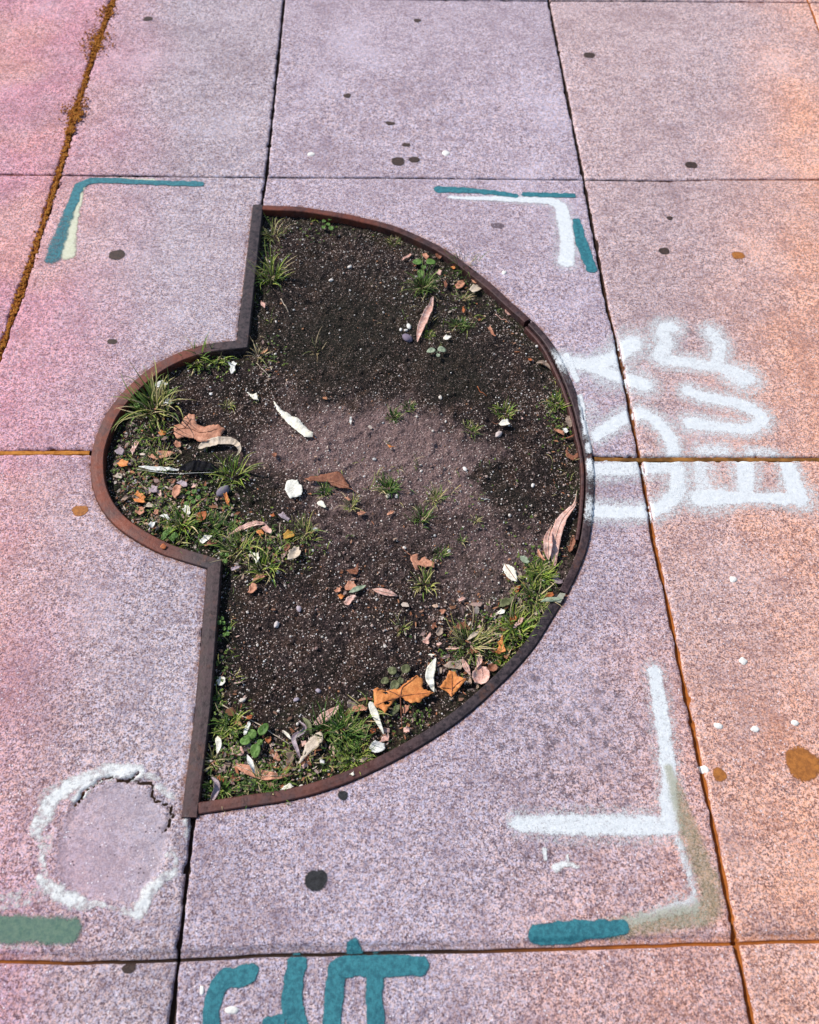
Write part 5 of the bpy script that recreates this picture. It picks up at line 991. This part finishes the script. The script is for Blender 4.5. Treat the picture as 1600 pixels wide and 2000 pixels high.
# creeping cover: tiny leaves along the walls and in the litter
Vv, Fc, Cc = [], [], []; rr = random.Random(5)
zones = [(420, 712, 55, 22, 130), (300, 960, 60, 110, 200), (380, 1000, 90, 60, 300), (450, 1040, 60, 40, 190), (560, 1065, 60, 40, 90), (900, 560, 70, 40, 60), (1080, 820, 30, 60, 60), (1060, 1130, 45, 60, 220), (1000, 1240, 60, 60, 260), (900, 1290, 60, 40, 60),
         (690, 1480, 60, 40, 200), (500, 1530, 90, 40, 280), (450, 1450, 50, 60, 170), (425, 1340, 20, 120, 90), (515, 470, 30, 70, 60), (640, 450, 110, 22, 50), (260, 870, 40, 90, 180), (530, 700, 40, 40, 40), (800, 1400, 70, 30, 60), (960, 1000, 120, 120, 30)]
for zx, zy, zw, zh, n in zones:
    for i in range(n):
        px, py = rr.gauss(zx, zw*.55), rr.gauss(zy, zh*.55); p = at(px, py, -.012)
        if not inside(np.array([p[0]]), np.array([p[1]]), PIT)[0] or polydist(np.array([p[0]]), np.array([p[1]]), PITC)[0] < .03: continue
        z = float(soilz(np.array([p[0]]), np.array([p[1]]))[0]); base = np.array(rr.choice(G_DK+G_DK+G_BR[:2]+G_YE[1:2]))*rr.uniform(.5, 1.1); hgt = rr.uniform(.002, .010)
        for j in range(rr.choice((3, 3, 4))):
            a = rr.uniform(0, 6.28); s_ = rr.uniform(.0008, .0021); cx_, cy_ = p[0]+math.cos(a)*s_*1.2, p[1]+math.sin(a)*s_*1.2; st = len(Vv); tl = rr.uniform(-.5, .5)
            for k in range(6): b_ = k/6*6.28; Vv.append((cx_+math.cos(b_)*s_, cy_+math.sin(b_)*s_, z+hgt+math.cos(b_-a)*s_*tl)); Cc.append(tuple(base))
            Fc.append(tuple(range(st, st+6)))
for zx, zy, zw, zh, n in [(300, 930, 60, 110, 90), (370, 1010, 90, 60, 90), (520, 1070, 90, 60, 60), (1050, 1140, 50, 90, 60), (980, 1250, 80, 50, 70), (560, 1500, 150, 50, 110), (860, 600, 90, 60, 40), (800, 950, 150, 60, 26), (640, 1480, 90, 40, 40), (440, 1300, 20, 130, 24), (510, 520, 20, 110, 24), (1100, 850, 20, 120, 30)]:
    for i in range(n):
        p = at(rr.gauss(zx, zw*.6), rr.gauss(zy, zh*.6), -.012)
        if not inside(np.array([p[0]]), np.array([p[1]]), PIT)[0] or polydist(np.array([p[0]]), np.array([p[1]]), PITC)[0] < .028: continue
        blades(p[0], p[1], .006, rr.choice((1, 2, 4)), G_YE+G_BR+G_DRY[:1], rr.uniform(.012, .034), .0015, rr.randrange(99999), 1, 1.2, Vv=Vv, Fc=Fc, Cc=Cc)
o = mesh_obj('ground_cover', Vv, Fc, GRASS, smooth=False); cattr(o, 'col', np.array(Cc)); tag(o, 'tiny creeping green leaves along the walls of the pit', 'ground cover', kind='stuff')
# crumbs of dead leaf
Vv, Fc, Cc = [], [], []; rr = random.Random(9); PC = [(.45, .2, .1), (.35, .13, .06), (.55, .38, .28), (.28, .15, .1), (.6, .5, .42), (.45, .3, .26), (.3, .22, .2)]
zones = [(280, 940, 60, 110, 520), (370, 1000, 90, 60, 300), (520, 1070, 90, 50, 110), (860, 520, 90, 40, 60), (930, 600, 90, 50, 50), (1080, 880, 40, 120, 80), (1080, 1080, 40, 60, 60), (980, 1210, 90, 60, 220), (900, 1310, 90, 50, 220), (760, 1430, 120, 40, 110), (560, 1480, 110, 60, 300), (460, 1500, 60, 60, 230), (690, 1150, 60, 50, 60), (700, 1000, 250, 200, 120), (440, 1300, 40, 130, 60), (520, 720, 40, 50, 30), (1020, 640, 60, 60, 40), (850, 1210, 100, 60, 80)]
for zx, zy, zw, zh, n in zones:
    for i in range(n):
        px, py = rr.gauss(zx, zw*.6), rr.gauss(zy, zh*.6); p = at(px, py, -.012)
        if not inside(np.array([p[0]]), np.array([p[1]]), PIT)[0] or polydist(np.array([p[0]]), np.array([p[1]]), PITC)[0] < .028: continue
        z = float(soilz(np.array([p[0]]), np.array([p[1]]))[0])+rr.uniform(.001, .007); L = rr.uniform(.0015, .0055)*rr.choice((.8, 1, 1, 1.3, 1.5, rr.uniform(1.6, 2.8) if zx < 620 or zy > 1180 else 1)); w_ = L*rr.uniform(.15, .6); a = rr.uniform(0, 6.28); c_, s_ = math.cos(a), math.sin(a); base = np.array(rr.choice(PC))*rr.uniform(.5, 1.2); st = len(Vv); t1, t2 = rr.uniform(-.5, .5), rr.uniform(-.6, .6)
        for u, v in ((-1, -.3), (-.3, -1), (.6, -.7), (1, .1), (.3, 1), (-.7, .8)):
            u *= rr.uniform(.45, 1.2); v *= rr.uniform(.45, 1.25); Vv.append((p[0]+c_*u*L-s_*v*w_, p[1]+s_*u*L+c_*v*w_, z+u*L*t1*.6+v*w_*t2+.3*w_*v*v)); Cc.append(tuple(base))
        Fc.append(tuple(range(st, st+6)))
o = mesh_obj('leaf_litter', Vv, Fc, STONE, smooth=False); cattr(o, 'col', np.array(Cc)); tag(o, 'small crumbs of dead leaf strewn over the soil', 'leaf litter', kind='stuff')
